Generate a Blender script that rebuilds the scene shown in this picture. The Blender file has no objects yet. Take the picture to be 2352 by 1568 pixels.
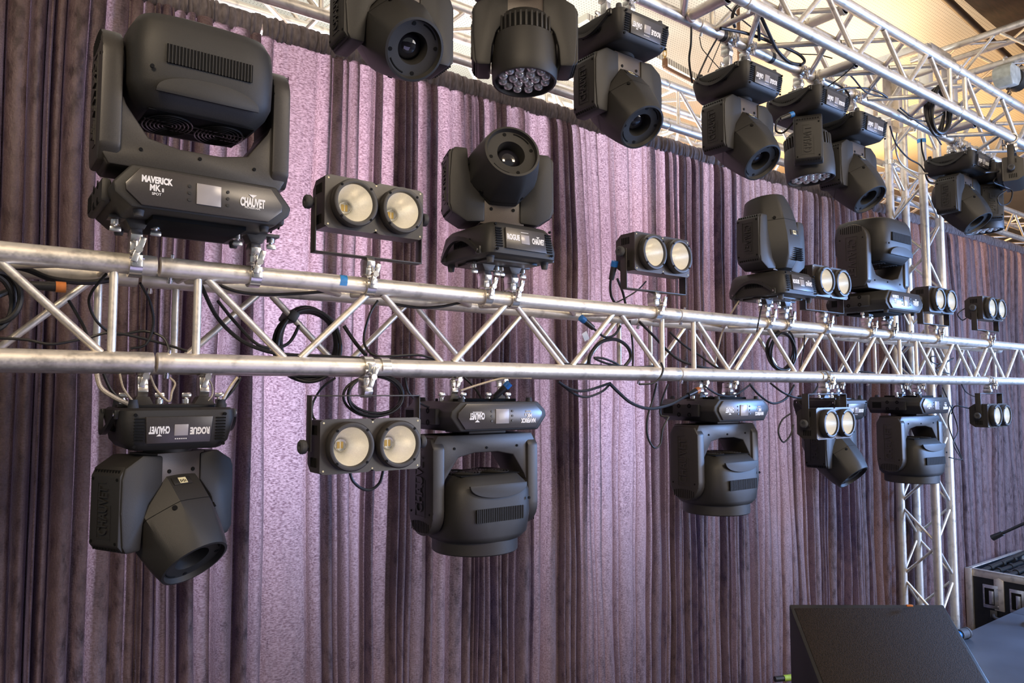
import bpy, bmesh, math, random
from mathutils import Vector, Matrix
R = math.radians
PI = math.pi
random.seed(7)
SC = bpy.context.scene
COL = SC.collection

# ------------------------------------------------------------------ camera (origin = lens)
FPX, CX, CY = 1700.0, 1176.0, 784.0
YAW, PITCH = R(36.9), R(3.87)
FW = Vector((math.sin(YAW)*math.cos(PITCH), math.cos(YAW)*math.cos(PITCH), math.sin(PITCH)))
RT = Vector((math.cos(YAW), -math.sin(YAW), 0))
UP = RT.cross(FW)


def ray(x, y):
    return FW + RT*((x-CX)/FPX) + UP*((CY-y)/FPX)


def P(x, y, Y):
    "point of the sight line through photo pixel (x, y) on the vertical plane at depth Y"
    d = ray(x, y)
    return d*(Y/d.y)


def PZ(x, y, Z):
    d = ray(x, y)
    return d*(Z/d.z)


# ------------------------------------------------------------------ materials
def new_mat(name):
    m = bpy.data.materials.new(name)
    m.use_nodes = True
    nt = m.node_tree
    return m, nt, nt.nodes['Principled BSDF']


def tex_noise(nt, scale, detail=3, coord='Object', stretch=None):
    tc = nt.nodes.new('ShaderNodeTexCoord')
    n = nt.nodes.new('ShaderNodeTexNoise')
    n.inputs['Scale'].default_value = scale
    n.inputs['Detail'].default_value = detail
    if stretch:
        mp = nt.nodes.new('ShaderNodeMapping')
        mp.inputs['Scale'].default_value = stretch
        nt.links.new(tc.outputs[coord], mp.inputs[0])
        nt.links.new(mp.outputs[0], n.inputs['Vector'])
    else:
        nt.links.new(tc.outputs[coord], n.inputs['Vector'])
    return n


def ramp(nt, src, stops):
    r = nt.nodes.new('ShaderNodeValToRGB')
    el = r.color_ramp.elements
    el[0].position, el[0].color = stops[0][0], (*stops[0][1], 1)
    el[1].position, el[1].color = stops[-1][0], (*stops[-1][1], 1)
    for p, c in stops[1:-1]:
        e = el.new(p)
        e.color = (*c, 1)
    nt.links.new(src, r.inputs[0])
    return r


def bump(nt, src, b, strength, dist=0.001):
    k = nt.nodes.new('ShaderNodeBump')
    k.inputs['Strength'].default_value = strength
    k.inputs['Distance'].default_value = dist
    nt.links.new(src, k.inputs['Height'])
    nt.links.new(k.outputs[0], b.inputs['Normal'])
    return k


def simple(name, col, rough=.5, metal=0., noise=None, bmp=0., spec=.5, stretch=None, var=.25):
    m, nt, b = new_mat(name)
    b.inputs['Base Color'].default_value = (*col, 1)
    b.inputs['Roughness'].default_value = rough
    b.inputs['Metallic'].default_value = metal
    b.inputs['Specular IOR Level'].default_value = spec
    if noise:
        n = tex_noise(nt, noise, 4, stretch=stretch)
        r = ramp(nt, n.outputs['Fac'], [(.3, tuple(c*(1-var) for c in col)), (.7, tuple(min(1, c*(1+var)) for c in col))])
        nt.links.new(r.outputs[0], b.inputs['Base Color'])
        if bmp:
            bump(nt, n.outputs['Fac'], b, bmp)
    return m


M = {}
M['plastic'] = simple('textured_black_plastic', (.0205, .0190, .0170), .52, 0, 900, .35, .5)
M['plastic2'] = simple('smooth_black_plastic', (.022, .021, .020), .38, 0, 300, .0, .5)
M['plate'] = simple('brown_grey_steel_plate', (.085, .068, .058), .4, 0, 500, .2)
M['steel'] = simple('black_painted_steel', (.033, .029, .0255), .42, 0, 700, .2, .5)
M['panel'] = simple('glossy_black_panel', (.042, .036, .034), .30, 0, 200, 0, .7, var=.1)
M['void'] = simple('dark_recess', (.004, .004, .004), .8, 0, 50, 0, .2)
M['print'] = simple('white_print', (.78, .77, .75), .6, 0, 60, 0, .3, var=.04)
M['screen'] = simple('grey_display_glass', (.33, .31, .31), .22, 0, 14, 0, .6, var=.12)
M['chrome'] = simple('zinc_plated_steel', (.74, .72, .69), .26, .95, 60, .05, .5, var=.12)
M['rubber'] = simple('grey_rubber', (.055, .055, .058), .7, 0, 120)
M['cable'] = simple('black_cable_jacket', (.013, .012, .012), .45, 0, 90)
M['cable_pale'] = simple('pale_wire_rope', (.55, .47, .36), .45, .2, 400, var=.3)
M['blue'] = simple('blue_plastic', (.02, .17, .52), .4, 0, 40)
M['orange'] = simple('orange_plastic', (.62, .19, .04), .45, 0, 40)
M['yellow'] = simple('yellow_green_plastic', (.35, .48, .05), .45, 0, 40)
M['reflector'] = simple('faceted_reflector', (.95, .91, .80), .28, .4, 300, .25, .5, var=.06)
M['led'] = simple('yellow_phosphor', (.85, .58, .16), .4, 0, 100, var=.06)
M['sticker'] = simple('pale_yellow_sticker', (.72, .66, .42), .5, 0, 60, var=.05)
M['lens'] = simple('coated_lens', (.012, .011, .016), .04, 0, 5, 0, 1.0)
M['hub'] = simple('hub_grey', (.3, .3, .3), .4, .6, 30)


def glass_mat():
    m, nt, b = new_mat('clear_lens')
    b.inputs['Base Color'].default_value = (.82, .82, .80, 1)
    b.inputs['Roughness'].default_value = .08
    b.inputs['Metallic'].default_value = .35
    b.inputs['Coat Weight'].default_value = 1
    n = tex_noise(nt, 70, 2)
    r = ramp(nt, n.outputs['Fac'], [(.35, (.35, .34, .31)), (.6, (.85, .84, .8))])
    nt.links.new(r.outputs[0], b.inputs['Base Color'])
    return m


M['ledlens'] = glass_mat()


def alu_mat(name, col, rough=.42, metal=.8):
    m, nt, b = new_mat(name)
    b.inputs['Metallic'].default_value = metal
    n = tex_noise(nt, 26, 6, stretch=(1, 1, 1))
    r = ramp(nt, n.outputs['Fac'], [(.28, tuple(c*.62 for c in col)), (.45, tuple(c*.92 for c in col)), (.75, col)])
    nt.links.new(r.outputs[0], b.inputs['Base Color'])
    n2 = tex_noise(nt, 140, 4)
    r2 = ramp(nt, n2.outputs['Fac'], [(.3, (rough-.08,)*3), (.7, (rough+.14,)*3)])
    nt.links.new(r2.outputs[0], b.inputs['Roughness'])
    bump(nt, n2.outputs['Fac'], b, .08)
    return m


M['alu'] = alu_mat('weathered_aluminium', (.82, .76, .67))
M['alu_end'] = alu_mat('machined_aluminium', (.72, .66, .58), .42)


def velvet_mat(name, col, col2, trans=.22):
    m, nt, b = new_mat(name)
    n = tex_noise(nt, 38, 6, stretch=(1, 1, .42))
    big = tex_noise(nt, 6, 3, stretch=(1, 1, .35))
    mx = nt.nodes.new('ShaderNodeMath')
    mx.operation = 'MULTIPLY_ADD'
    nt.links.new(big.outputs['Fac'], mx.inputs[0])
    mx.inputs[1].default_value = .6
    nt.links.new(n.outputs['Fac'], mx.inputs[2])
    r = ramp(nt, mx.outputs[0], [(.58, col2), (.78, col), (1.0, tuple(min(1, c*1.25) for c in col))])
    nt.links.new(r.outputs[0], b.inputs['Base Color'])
    weave = tex_noise(nt, 240, 3, stretch=(.35, 1, 1))
    wr = ramp(nt, weave.outputs['Fac'], [(.35, (.26, .16, .24)), (.65, (.84, .67, .84))])
    b.inputs['Roughness'].default_value = .5
    b.inputs['Sheen Weight'].default_value = .6
    b.inputs['Sheen Roughness'].default_value = .28
    b.inputs['Sheen Tint'].default_value = (.62, .56, 1.0, 1)
    b.inputs['Specular IOR Level'].default_value = .35
    fine = tex_noise(nt, 150, 5, stretch=(1, 1, .5))
    ad = nt.nodes.new('ShaderNodeMath')
    ad.operation = 'ADD'
    nt.links.new(fine.outputs['Fac'], ad.inputs[0])
    nt.links.new(n.outputs['Fac'], ad.inputs[1])
    bump(nt, ad.outputs[0], b, .8, .004)
    tr = nt.nodes.new('ShaderNodeBsdfTranslucent')
    nt.links.new(wr.outputs[0], tr.inputs[0])
    tr.inputs[0].default_value = (.62, .44, .60, 1)
    ms = nt.nodes.new('ShaderNodeMixShader')
    ms.inputs[0].default_value = trans
    out = nt.nodes['Material Output']
    nt.links.new(b.outputs[0], ms.inputs[1])
    nt.links.new(tr.outputs[0], ms.inputs[2])
    nt.links.new(ms.outputs[0], out.inputs[0])
    return m


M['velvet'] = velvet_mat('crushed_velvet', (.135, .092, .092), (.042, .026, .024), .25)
M['header'] = simple('gathered_header_cloth', (.135, .115, .120), .8, 0, 90, .4, .3, stretch=(1, 1, .3), var=.35)


def perforated():
    m, nt, b = new_mat('perforated_acoustic_board')
    tc = nt.nodes.new('ShaderNodeTexCoord')
    sp = nt.nodes.new('ShaderNodeSeparateXYZ')
    nt.links.new(tc.outputs['Object'], sp.inputs[0])

    def mth(op, a, bb=None):
        k = nt.nodes.new('ShaderNodeMath')
        k.operation = op
        for i, v in enumerate((a, bb)):
            if v is None:
                continue
            if isinstance(v, (int, float)):
                k.inputs[i].default_value = v
            else:
                nt.links.new(v, k.inputs[i])
        return k.outputs[0]
    pitch = .028
    u = mth('DIVIDE', sp.outputs[0], pitch)
    v = mth('DIVIDE', sp.outputs[1], pitch)
    fu = mth('SUBTRACT', mth('FRACT', u), .5)
    fv = mth('SUBTRACT', mth('FRACT', v), .5)
    d = mth('SQRT', mth('ADD', mth('MULTIPLY', fu, fu), mth('MULTIPLY', fv, fv)))
    hole = mth('LESS_THAN', d, .16)
    n = tex_noise(nt, 1.6, 4)
    r = ramp(nt, n.outputs['Fac'], [(.3, (.56, .50, .39)), (.7, (.66, .60, .48))])
    mx = nt.nodes.new('ShaderNodeMix')
    mx.data_type = 'RGBA'
    nt.links.new(hole, mx.inputs[0])
    nt.links.new(r.outputs[0], mx.inputs[6])
    mx.inputs[7].default_value = (.16, .12, .08, 1)
    nt.links.new(mx.outputs[2], b.inputs['Base Color'])
    b.inputs['Roughness'].default_value = .34
    b.inputs['Specular IOR Level'].default_value = .8
    return m


M['ceiling'] = perforated()
M['tan'] = simple('tan_wall_paint', (.55, .30, .11), .6, 0, 3, 0, .4)
M['wood'] = simple('dark_stained_wood', (.035, .014, .007), .5, 0, 9, .15, .4, stretch=(1, 9, 9), var=.5)
def pane_mat():
    m, nt, b = new_mat('window_pane')
    tr = nt.nodes.new('ShaderNodeBsdfTransparent')
    tr.inputs[0].default_value = (.95, .97, .97, 1)
    b.inputs['Roughness'].default_value = .03
    b.inputs['Base Color'].default_value = (.02, .03, .03, 1)
    ms = nt.nodes.new('ShaderNodeMixShader')
    ms.inputs[0].default_value = .10
    nt.links.new(tr.outputs[0], ms.inputs[1])
    nt.links.new(b.outputs[0], ms.inputs[2])
    nt.links.new(ms.outputs[0], nt.nodes['Material Output'].inputs[0])
    return m


M['pane'] = pane_mat()
M['white_frame'] = simple('white_window_frame', (.75, .76, .78), .5, 0, 8, var=.05)
M['pipe_brown'] = simple('brown_pipe', (.16, .075, .035), .45, .3, 20)
M['conduit'] = simple('grey_brown_conduit', (.11, .08, .06), .5, .2, 12)
M['grille'] = None
M['deck'] = simple('painted_deck', (.075, .085, .10), .42, 0, 2.2, .0, .5, var=.3)
M['laminate'] = simple('black_laminate', (.010, .011, .013), .35, 0, 30)
M['floor'] = simple('dark_floor', (.012, .012, .013), .7, 0, 5)
M['tape_blue'] = simple('blue_tape', (.03, .22, .55), .55, 0, 60)
M['tape_black'] = simple('black_tape', (.02, .02, .02), .5, 0, 60)
M['silver_panel'] = M['panel']


def grille_mat():
    m, nt, b = new_mat('black_grille_cloth')
    tc = nt.nodes.new('ShaderNodeTexCoord')
    w = nt.nodes.new('ShaderNodeTexVoronoi')
    w.inputs['Scale'].default_value = 190
    mp = nt.nodes.new('ShaderNodeMapping')
    mp.inputs['Scale'].default_value = (1, 1, 1)
    nt.links.new(tc.outputs['Object'], mp.inputs[0])
    nt.links.new(mp.outputs[0], w.inputs['Vector'])
    r = ramp(nt, w.outputs['Distance'], [(.15, (.004, .0035, .003)), (.5, (.028, .020, .0145))])
    nt.links.new(r.outputs[0], b.inputs['Base Color'])
    b.inputs['Roughness'].default_value = .75
    b.inputs['Specular IOR Level'].default_value = .25
    bump(nt, w.outputs['Distance'], b, .5, .002)
    return m


M['grille'] = grille_mat()


# ------------------------------------------------------------------ mesh builder
class MB:
    def __init__(self):
        self.V, self.F, self.I = [], [], []
        self.mi = 0
        self.T = None

    def add(self, vs, fs):
        o = len(self.V)
        if self.T is not None:
            vs = [self.T @ Vector(v) for v in vs]
        self.V += [tuple(v) for v in vs]
        self.F += [tuple(i+o for i in f) for f in fs]
        self.I += [self.mi]*len(fs)

    def from_bm(self, bm):
        bm.verts.ensure_lookup_table()
        bm.verts.index_update()
        self.add([v.co.copy() for v in bm.verts], [[v.index for v in f.verts] for f in bm.faces])
        bm.free()

    def box(self, c, s, bev=0, rot=None):
        bm = bmesh.new()
        bmesh.ops.create_cube(bm, size=1)
        for v in bm.verts:
            v.co = Vector((v.co.x*s[0], v.co.y*s[1], v.co.z*s[2]))
        if bev:
            bmesh.ops.bevel(bm, geom=bm.edges[:], offset=bev, segments=2, profile=.5, affect='EDGES')
        Mx = Matrix.Translation(c)
        if rot is not None:
            Mx = Mx @ rot
        bm.transform(Mx)
        self.from_bm(bm)

    def cyl(self, p0, p1, r0, r1=None, n=14, cap=True):
        p0, p1 = Vector(p0), Vector(p1)
        r1 = r0 if r1 is None else r1
        d = (p1-p0).normalized()
        a = d.orthogonal().normalized()
        b = d.cross(a)
        vs = []
        for p, r in ((p0, r0), (p1, r1)):
            for k in range(n):
                t = 2*PI*k/n
                vs.append(p+(a*math.cos(t)+b*math.sin(t))*r)
        fs = [(k, (k+1) % n, n+(k+1) % n, n+k) for k in range(n)]
        if cap:
            fs += [tuple(range(n-1, -1, -1)), tuple(range(n, 2*n))]
        self.add(vs, fs)

    def loft(self, rings, cap0=True, cap1=True, closed=False):
        n = len(rings[0])
        vs = [v for r in rings for v in r]
        fs = []
        m = len(rings)
        for j in range(m if closed else m-1):
            j2 = (j+1) % m
            for k in range(n):
                fs.append((j*n+k, j*n+(k+1) % n, j2*n+(k+1) % n, j2*n+k))
        if not closed:
            if cap0:
                fs.append(tuple(range(n-1, -1, -1)))
            if cap1:
                fs.append(tuple(range((m-1)*n, m*n)))
        self.add(vs, fs)

    def lathe(self, prof, n=32, T=None, cap0=True, cap1=True):
        rings = []
        for r, z in prof:
            ring = [Vector((r*math.cos(2*PI*k/n), r*math.sin(2*PI*k/n), z)) for k in range(n)]
            if T is not None:
                ring = [T @ v for v in ring]
            rings.append(ring)
        self.loft(rings, cap0, cap1)

    def prism(self, pts, axis, a0, a1, bev=0):
        bm = bmesh.new()

        def mk(p, a):
            return {'x': (a, p[0], p[1]), 'y': (p[0], a, p[1]), 'z': (p[0], p[1], a)}[axis]
        v0 = [bm.verts.new(mk(p, a0)) for p in pts]
        v1 = [bm.verts.new(mk(p, a1)) for p in pts]
        n = len(pts)
        bm.faces.new(v0)
        bm.faces.new(v1[::-1])
        for k in range(n):
            bm.faces.new((v0[k], v0[(k+1) % n], v1[(k+1) % n], v1[k]))
        bmesh.ops.recalc_face_normals(bm, faces=bm.faces[:])
        if bev:
            bmesh.ops.bevel(bm, geom=bm.edges[:], offset=bev, segments=2, profile=.5, affect='EDGES')
        self.from_bm(bm)

    def sweep(self, pts, r, n=8, closed=False):
        pts = [Vector(p) for p in pts]
        m = len(pts)
        rings = []
        a = None
        for i in range(m):
            if closed:
                d = pts[(i+1) % m]-pts[i-1]
            else:
                d = pts[min(i+1, m-1)]-pts[max(i-1, 0)]
            if d.length < 1e-9:
                d = Vector((0, 0, 1))
            d.normalize()
            if a is None:
                a = d.orthogonal().normalized()
            else:
                a = a-d*a.dot(d)
                a = a.normalized() if a.length > 1e-6 else d.orthogonal().normalized()
            b = d.cross(a)
            rings.append([pts[i]+(a*math.cos(2*PI*k/n)+b*math.sin(2*PI*k/n))*r for k in range(n)])
        self.loft(rings, True, True, closed)

    def text(self, body, T, size, sx=.7, ext=.0006, bold=.012):
        vs, fs = text_mesh(body, bold)
        T2 = T @ Matrix.Diagonal((size*sx, size, 1, 1))
        out = [T2 @ Vector((v[0], v[1], ext*(1 if v[2] > 0 else -1))) for v in vs]
        self.add(out, fs)

    def mesh(self, name, mats, smooth=40):
        me = bpy.data.meshes.new(name)
        me.from_pydata(self.V, [], self.F)
        bm = bmesh.new()
        bm.from_mesh(me)
        bmesh.ops.recalc_face_normals(bm, faces=bm.faces[:])
        for f, i in zip(bm.faces, self.I):
            f.material_index = i
            f.smooth = True
        bm.to_mesh(me)
        bm.free()
        for m in (mats if isinstance(mats, (list, tuple)) else [mats]):
            me.materials.append(m)
        if smooth:
            me.set_sharp_from_angle(angle=R(smooth))
        return me


_txt = {}


def text_mesh(body, bold):
    if (body, bold) not in _txt:
        cu = bpy.data.curves.new('txt', 'FONT')
        cu.body = body
        cu.size = 1
        cu.extrude = .01
        cu.offset = bold
        cu.resolution_u = 3
        cu.align_x = 'CENTER'
        cu.align_y = 'CENTER'
        o = bpy.data.objects.new('txt', cu)
        COL.objects.link(o)
        bpy.context.view_layer.update()
        me = bpy.data.meshes.new_from_object(o.evaluated_get(bpy.context.evaluated_depsgraph_get()))
        _txt[(body, bold)] = ([tuple(v.co) for v in me.vertices], [tuple(p.vertices) for p in me.polygons])
        bpy.data.objects.remove(o)
        bpy.data.curves.remove(cu)
        bpy.data.meshes.remove(me)
    return _txt[(body, bold)]


# ------------------------------------------------------------------ scene objects
def tag(o, label=None, cat=None, group=None, kind=None):
    if label:
        o['label'] = label
    if cat:
        o['category'] = cat
    if group:
        o['group'] = group
    if kind:
        o['kind'] = kind
    return o


def empty(name, loc=(0, 0, 0), T=None):
    o = bpy.data.objects.new(name, None)
    COL.objects.link(o)
    o.empty_display_size = .05
    if T is not None:
        o.matrix_world = T
    else:
        o.location = loc
    return o


def link(name, me, parent=None, T=None, label=None):
    o = bpy.data.objects.new(name, me)
    COL.objects.link(o)
    if parent is not None:
        o.parent = parent
    if T is not None:
        o.matrix_local = T
    if label:
        o['label'] = label
    return o


CACHE = {}


def part(name, key, build, mats, parent, T=None, label=None, smooth=40):
    "link a part whose mesh is shared by all parts of the same key"
    if key not in CACHE:
        mb = MB()
        build(mb)
        CACHE[key] = mb.mesh(key, mats, smooth)
    return link(name, CACHE[key], parent, T, label)


def obj(name, mb, mats, parent=None, T=None, label=None, smooth=40):
    return link(name, mb.mesh(name, mats, smooth), parent, T, label)


def face_T(loc, n='-y', up='z'):
    "text frame: +x of text to the right as seen from outside, facing n"
    if n == '-y':
        Rm = Matrix(((1, 0, 0), (0, 0, -1), (0, 1, 0)))
    elif n == '-x':      # looking along +x: right is -y... text x -> -y? (outside viewer sees +y at left)
        Rm = Matrix(((0, 0, -1), (-1, 0, 0), (0, 1, 0)))
    elif n == '+x':
        Rm = Matrix(((0, 0, 1), (1, 0, 0), (0, 1, 0)))
    return Matrix.Translation(loc) @ Rm.to_4x4()


def catmull(pts, per=8):
    pts = [Vector(p) for p in pts]
    if len(pts) < 3:
        return pts
    out = []
    for i in range(len(pts)-1):
        p0 = pts[max(i-1, 0)]
        p1, p2 = pts[i], pts[i+1]
        p3 = pts[min(i+2, len(pts)-1)]
        for k in range(per):
            t = k/per
            out.append(.5*((2*p1)+(p2-p0)*t+(2*p0-5*p1+4*p2-p3)*t*t+(3*p1-p0-3*p2+p3)*t**3))
    out.append(pts[-1])
    return out
# ================================================================== lighting fixtures
# all fixtures: local origin on the axis of the chord they are clamped to, +z away from the chord, front = -y
ZB = .115                     # underside of a fixture's base
ZM0 = .107


def rot(axis, deg):
    return Matrix.Rotation(R(deg), 4, axis)


def rr(cx, cy, hx, hy, z, n=3.2, k=40):
    "superellipse ring"
    out = []
    for i in range(k):
        t = 2*PI*i/k
        c, s = math.cos(t), math.sin(t)
        out.append(Vector((cx+hx*math.copysign(abs(c)**(2/n), c), cy+hy*math.copysign(abs(s)**(2/n), s), z)))
    return out


# ---------------------------------------------------------------- clamp + bracket (parts of a fixture)
def g_clamp(mb):
    Tx = rot('Y', 90)
    mb.lathe([(.0262, -.014), (.0325, -.014), (.0325, .014), (.0262, .014)], 28, Tx, False, False)
    mb.lathe([(.0262, -.014), (.0262, .014)], 28, Tx, False, False)
    mb.box((0, .006, .044), (.027, .040, .026), .003)
    mb.prism([(-.018, .052), (.026, .052), (.030, .075), (.012, .090), (-.012, .090), (-.022, .072)], 'x', -.013, .013, .002)
    mb.box((0, -.034, .004), (.024, .012, .030), .002)
    mb.cyl((0, -.036, -.004), (0, -.030, .052), .0045, n=8)
    mb.cyl((-.0165, -.030, .012), (.0165, -.030, .012), .004, n=8)
    mb.cyl((-.0165, .030, -.010), (.0165, .030, -.010), .004, n=8)


def g_wing(mb):
    T = Matrix.Translation((.0, -.047, .030)) @ rot('Y', 24)
    mb.T = T
    mb.cyl((0, .012, 0), (0, -.008, 0), .009, n=12)
    mb.prism([(-.006, .004), (-.010, .030), (.004, .034), (.007, .006)], 'y', -.006, .002, .001)
    mb.prism([(.006, -.004), (.010, -.030), (-.004, -.034), (-.007, -.006)], 'y', -.006, .002, .001)


def g_bracket(mb):
    mb.prism([(-.062, .1145), (.062, .1145), (.062, .106), (.026, .106), (.016, .086), (-.016, .086), (-.026, .106), (-.062, .106)], 'y', -.022, .022, .001)
    mb.mi = 1
    for s in (-1, 1):
        mb.cyl((s*.045, 0, .084), (s*.045, 0, .106), .005, n=8)
        mb.cyl((s*.045, 0, .093), (s*.045, 0, .105), .011, n=10)
        mb.box((s*.045, -.004, .082), (.026, .008, .015), .004)
    mb.mi = 0


def clamps(root, xs, flat=False, drop=0.):
    for x in xs:
        T = Matrix.Translation((x, 0, -drop))
        c = part('clamp', 'clamp', g_clamp, M['chrome'], root, T, 'zinc-plated half coupler clamp')
        part('wing_nut', 'wing_nut', g_wing, M['chrome'], c)
        if not flat:
            part('mounting_bracket', 'bracket', g_bracket, [M['steel'], M['chrome']], root, Matrix.Translation((x, 0, 0)), 'black bracket with two bright fasteners')
            if drop > .01:
                part('spacer', 'spacer_%.3f' % drop, lambda mb: mb.box((0, 0, .088-drop/2), (.024, .034, drop+.006), .003), M['chrome'], root, Matrix.Translation((x, 0, 0)))


def feet(root, hx, hy):
    for sx in (-1, 1):
        for sy in (-1, 1):
            part('rubber_foot', 'foot', lambda mb: mb.cyl((0, 0, -.022), (0, 0, .002), .010, .014, 12), M['rubber'], root, Matrix.Translation((sx*hx, sy*hy, ZB)))


VT = rot('Z', -90)            # lettering that runs down the yoke arm


# ---------------------------------------------------------------- big profile / wash heads
def g_mk_base(mb):
    z = ZM0
    prof = [(-.165, 0), (.165, 0), (.200, .030), (.205, .052), (.166, .100), (-.166, .100), (-.205, .052), (-.200, .030)]
    mb.prism([(a, b+z) for a, b in prof], 'y', -.158, .165, .006)
    mb.box((0, 0, z+.106), (.16, .16, .014), .004)
    for s in (-1, 1):       # side pods with a finger hole
        mb.box((s*.206, .03, z+.050), (.022, .22, .058), .008)
    mb.mi = 1
    for s in (-1, 1):
        mb.box((s*.2175, .095, z+.048), (.002, .055, .036))
        for yy in (-.03, .03):
            for zz in (.030, .070):
                T = Matrix.Translation((s*.217, yy, z+zz)) @ rot('Y', 90)
                mb.lathe([(.004, 0), (.010, 0), (.010, .0012*s), (.004, .0012*s)], 16, T, False, False)
    mb.box((0, 0, z-.004), (.22, .20, .012), .002)
    mb.mi = 0


def g_mk_panel(mb):
    z = ZM0
    prof = [(-.145, .006), (.145, .006), (.178, .036), (.180, .052), (.150, .092), (-.150, .092), (-.180, .052), (-.178, .036)]
    mb.prism([(a, b+z) for a, b in prof], 'y', -.1655, -.156, .002)


def g_screen(mb):
    mb.box((0, 0, 0), (.056, .003, .050), .001)


def g_buttons(mb):
    for s in (-1, 1):
        for k in (-1, 0, 1):
            mb.cyl((s*.044, .001, k*.0165), (s*.044, -.0022, k*.0165), .0038, n=10)


def g_logo(mb):
    T = face_T((0, 0, 0))
    mb.text('CHAUVET', T, .029, .46, .0006, .05)
    mb.add([(-.010, 0, .021), (.010, 0, .021), (0, 0, .013), (-.010, -.0007, .021), (.010, -.0007, .021), (0, -.0007, .013)],
           [(0, 1, 2), (3, 4, 5), (0, 1, 4, 3), (1, 2, 5, 4), (2, 0, 3, 5)])
    mb.text('PROFESSIONAL', face_T((0, 0, -.0125)), .0066, .85, .0006, .01)


def g_maverick(mb):
    mb.text('MAVERICK', face_T((0, 0, .010)), .0205, .66, .0006, .05)
    mb.text('MK', face_T((-.004, 0, -.008)), .021, .75, .0006, .03)
    mb.text('II', face_T((.013, 0, -.011)), .012, .8, .0006, .03)
    mb.text('SPOT', face_T((0, 0, -.0215)), .0085, 1.0, .0006, .01)


def g_maverick2(mb):
    mb.text('MAVERICK', face_T((0, 0, .010)), .0205, .66, .0006, .05)
    mb.text('MK', face_T((-.004, 0, -.008)), .021, .75, .0006, .03)
    mb.text('II', face_T((.013, 0, -.011)), .012, .8, .0006, .03)
    mb.text('WASH', face_T((0, 0, -.0215)), .0085, 1.0, .0006, .01)


MK_AX = .480


def g_mk_yoke(mb):
    W = .222
    cross = [(-.205, .222), (.205, .222), (W, .25), (W, .39), (.178, .39), (.172, .372), (.120, .300), (.05, .286), (-.05, .286), (-.120, .300), (-.172, .372), (-.178, .39), (-W, .39), (-W, .25)]
    mb.prism(cross, 'y', -.064, .064, .004)
    mb.prism([(a*.985, b) for a, b in cross], 'y', -.072, .072, .004)
    for s in (-1, 1):
        st = [(-.082, .265), (-.060, .230), (.060, .230), (.082, .265), (.084, MK_AX)]
        for k in range(1, 12):
            t = PI*k/12
            st.append((.084*math.cos(t), MK_AX+.084*math.sin(t)))
        st.append((-.084, MK_AX))
        x0, x1 = (.178, .226)
        mb.prism(st, 'x', min(s*x0, s*x1), max(s*x0, s*x1), .008)
        mb.cyl((s*.155, 0, MK_AX), (s*.180, 0, MK_AX), .05, n=24)
    mb.mi = 1
    for x, zz in ((-.198, .36), (.198, .36), (-.135, .268), (.135, .268), (0, .270), (-.19, .28), (.19, .28)):
        mb.cyl((x, -.0715, zz), (x, -.0745, zz), .0045, n=8)
    for s in (-1, 1):
        for k in range(11):
            yy = -.055+k*.011
            mb.box((s*.2262, yy, MK_AX+.052), (.0016, .0035, .040*math.sqrt(max(.1, 1-(yy/.075)**2))))
        for yy in (-.062, .062):
            mb.cyl((s*.2255, yy, MK_AX+.005), (s*.2272, yy, MK_AX+.005), .004, n=8)
    mb.mi = 0


def g_arm_logo(mb):
    mb.text('CHAUVET', VT, .060, .74, .0042, .02)


def g_arm_frame(mb):
    # thin raised frame, local x = along the lettering, y = across
    for c, s in (((0, .031, 0), (.225, .0025, .0036)), ((-.112, 0, 0), (.0025, .064, .0036)), ((.112, .012, 0), (.0025, .040, .0036)), ((-.05, -.031, 0), (.126, .0025, .0036))):
        mb.box(c, s)


def g_mk_head(zs, spot):
    def f(mb):
        k = 56
        rings = [rr(0, 0, a, b, zz, n, k) for zz, a, b, n in zs]
        mb.loft(rings)
        mb.mi = 1
        mb.cyl((-.130, -.148, zs[0][0]+.085), (-.130, -.1522, zs[0][0]+.085), .005, n=8)
        mb.mi = 0
    return f


SPOT_Z = [(-.112, .130, .112, 5), (-.108, .136, .118, 5), (-.078, .160, .140, 5), (-.052, .171, .149, 5), (.03, .173, .152, 5), (.085, .169, .147, 4.6), (.112, .155, .134, 4.4), (.122, .13, .115, 3.5)]
WASH_Z = [(-.118, .126, .108, 5), (-.114, .132, .114, 5), (-.086, .156, .138, 5), (-.06, .167, .149, 4.6), (.02, .172, .156, 4), (.085, .171, .158, 3.0), (.104, .160, .155, 2.3), (.108, .15, .15, 2)]


def g_fan(mb):
    # two fans behind concentric finger guards, facing -z
    for s in (-1, 1):
        for r in (.012, .021, .030, .039, .048, .057):
            pts = [Vector((s*.063+r*math.cos(t*2*PI/28), r*1.55*math.sin(t*2*PI/28), 0)) for t in range(28)]
            mb.sweep(pts, .0022, 5, True)
    for a in (-.03, 0, .03):
        mb.box((0, a, .0), (.245, .003, .003))
    mb.mi = 1
    mb.box((0, 0, .004), (.25, .20, .002))
    mb.mi = 0


def g_vent(mb):
    n = 26
    for i in range(n):
        x = -.096+i*.192/(n-1)
        mb.box((x, -.0002, 0), (.0019, .005, .046))
    mb.mi = 1
    mb.box((0, .0003, 0), (.200, .0035, .044))
    mb.mi = 0


def g_arch(mb):
    # soft raised lip under the side vent
    pts = []
    for i in range(25):
        t = PI*i/24
        pts.append(Vector((.120*math.cos(t), 0, .046*math.sin(t)**.8)))
    pl = [(p.x, p.z) for p in pts]
    mb.prism(pl, 'y', -.001, .008, .0008)


def g_bezel(mb):
    mb.lathe([(.145, .100), (.154, .104), (.154, .148), (.150, .152), (.134, .152), (.130, .138), (.001, .136)], 56, None, False, True)


def g_frontglass(mb):
    mb.lathe([(.082, .118), (.100, .123), (.104, .127), (.098, .129), (.08, .126), (.002, .128)], 40, None, False, True)


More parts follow.
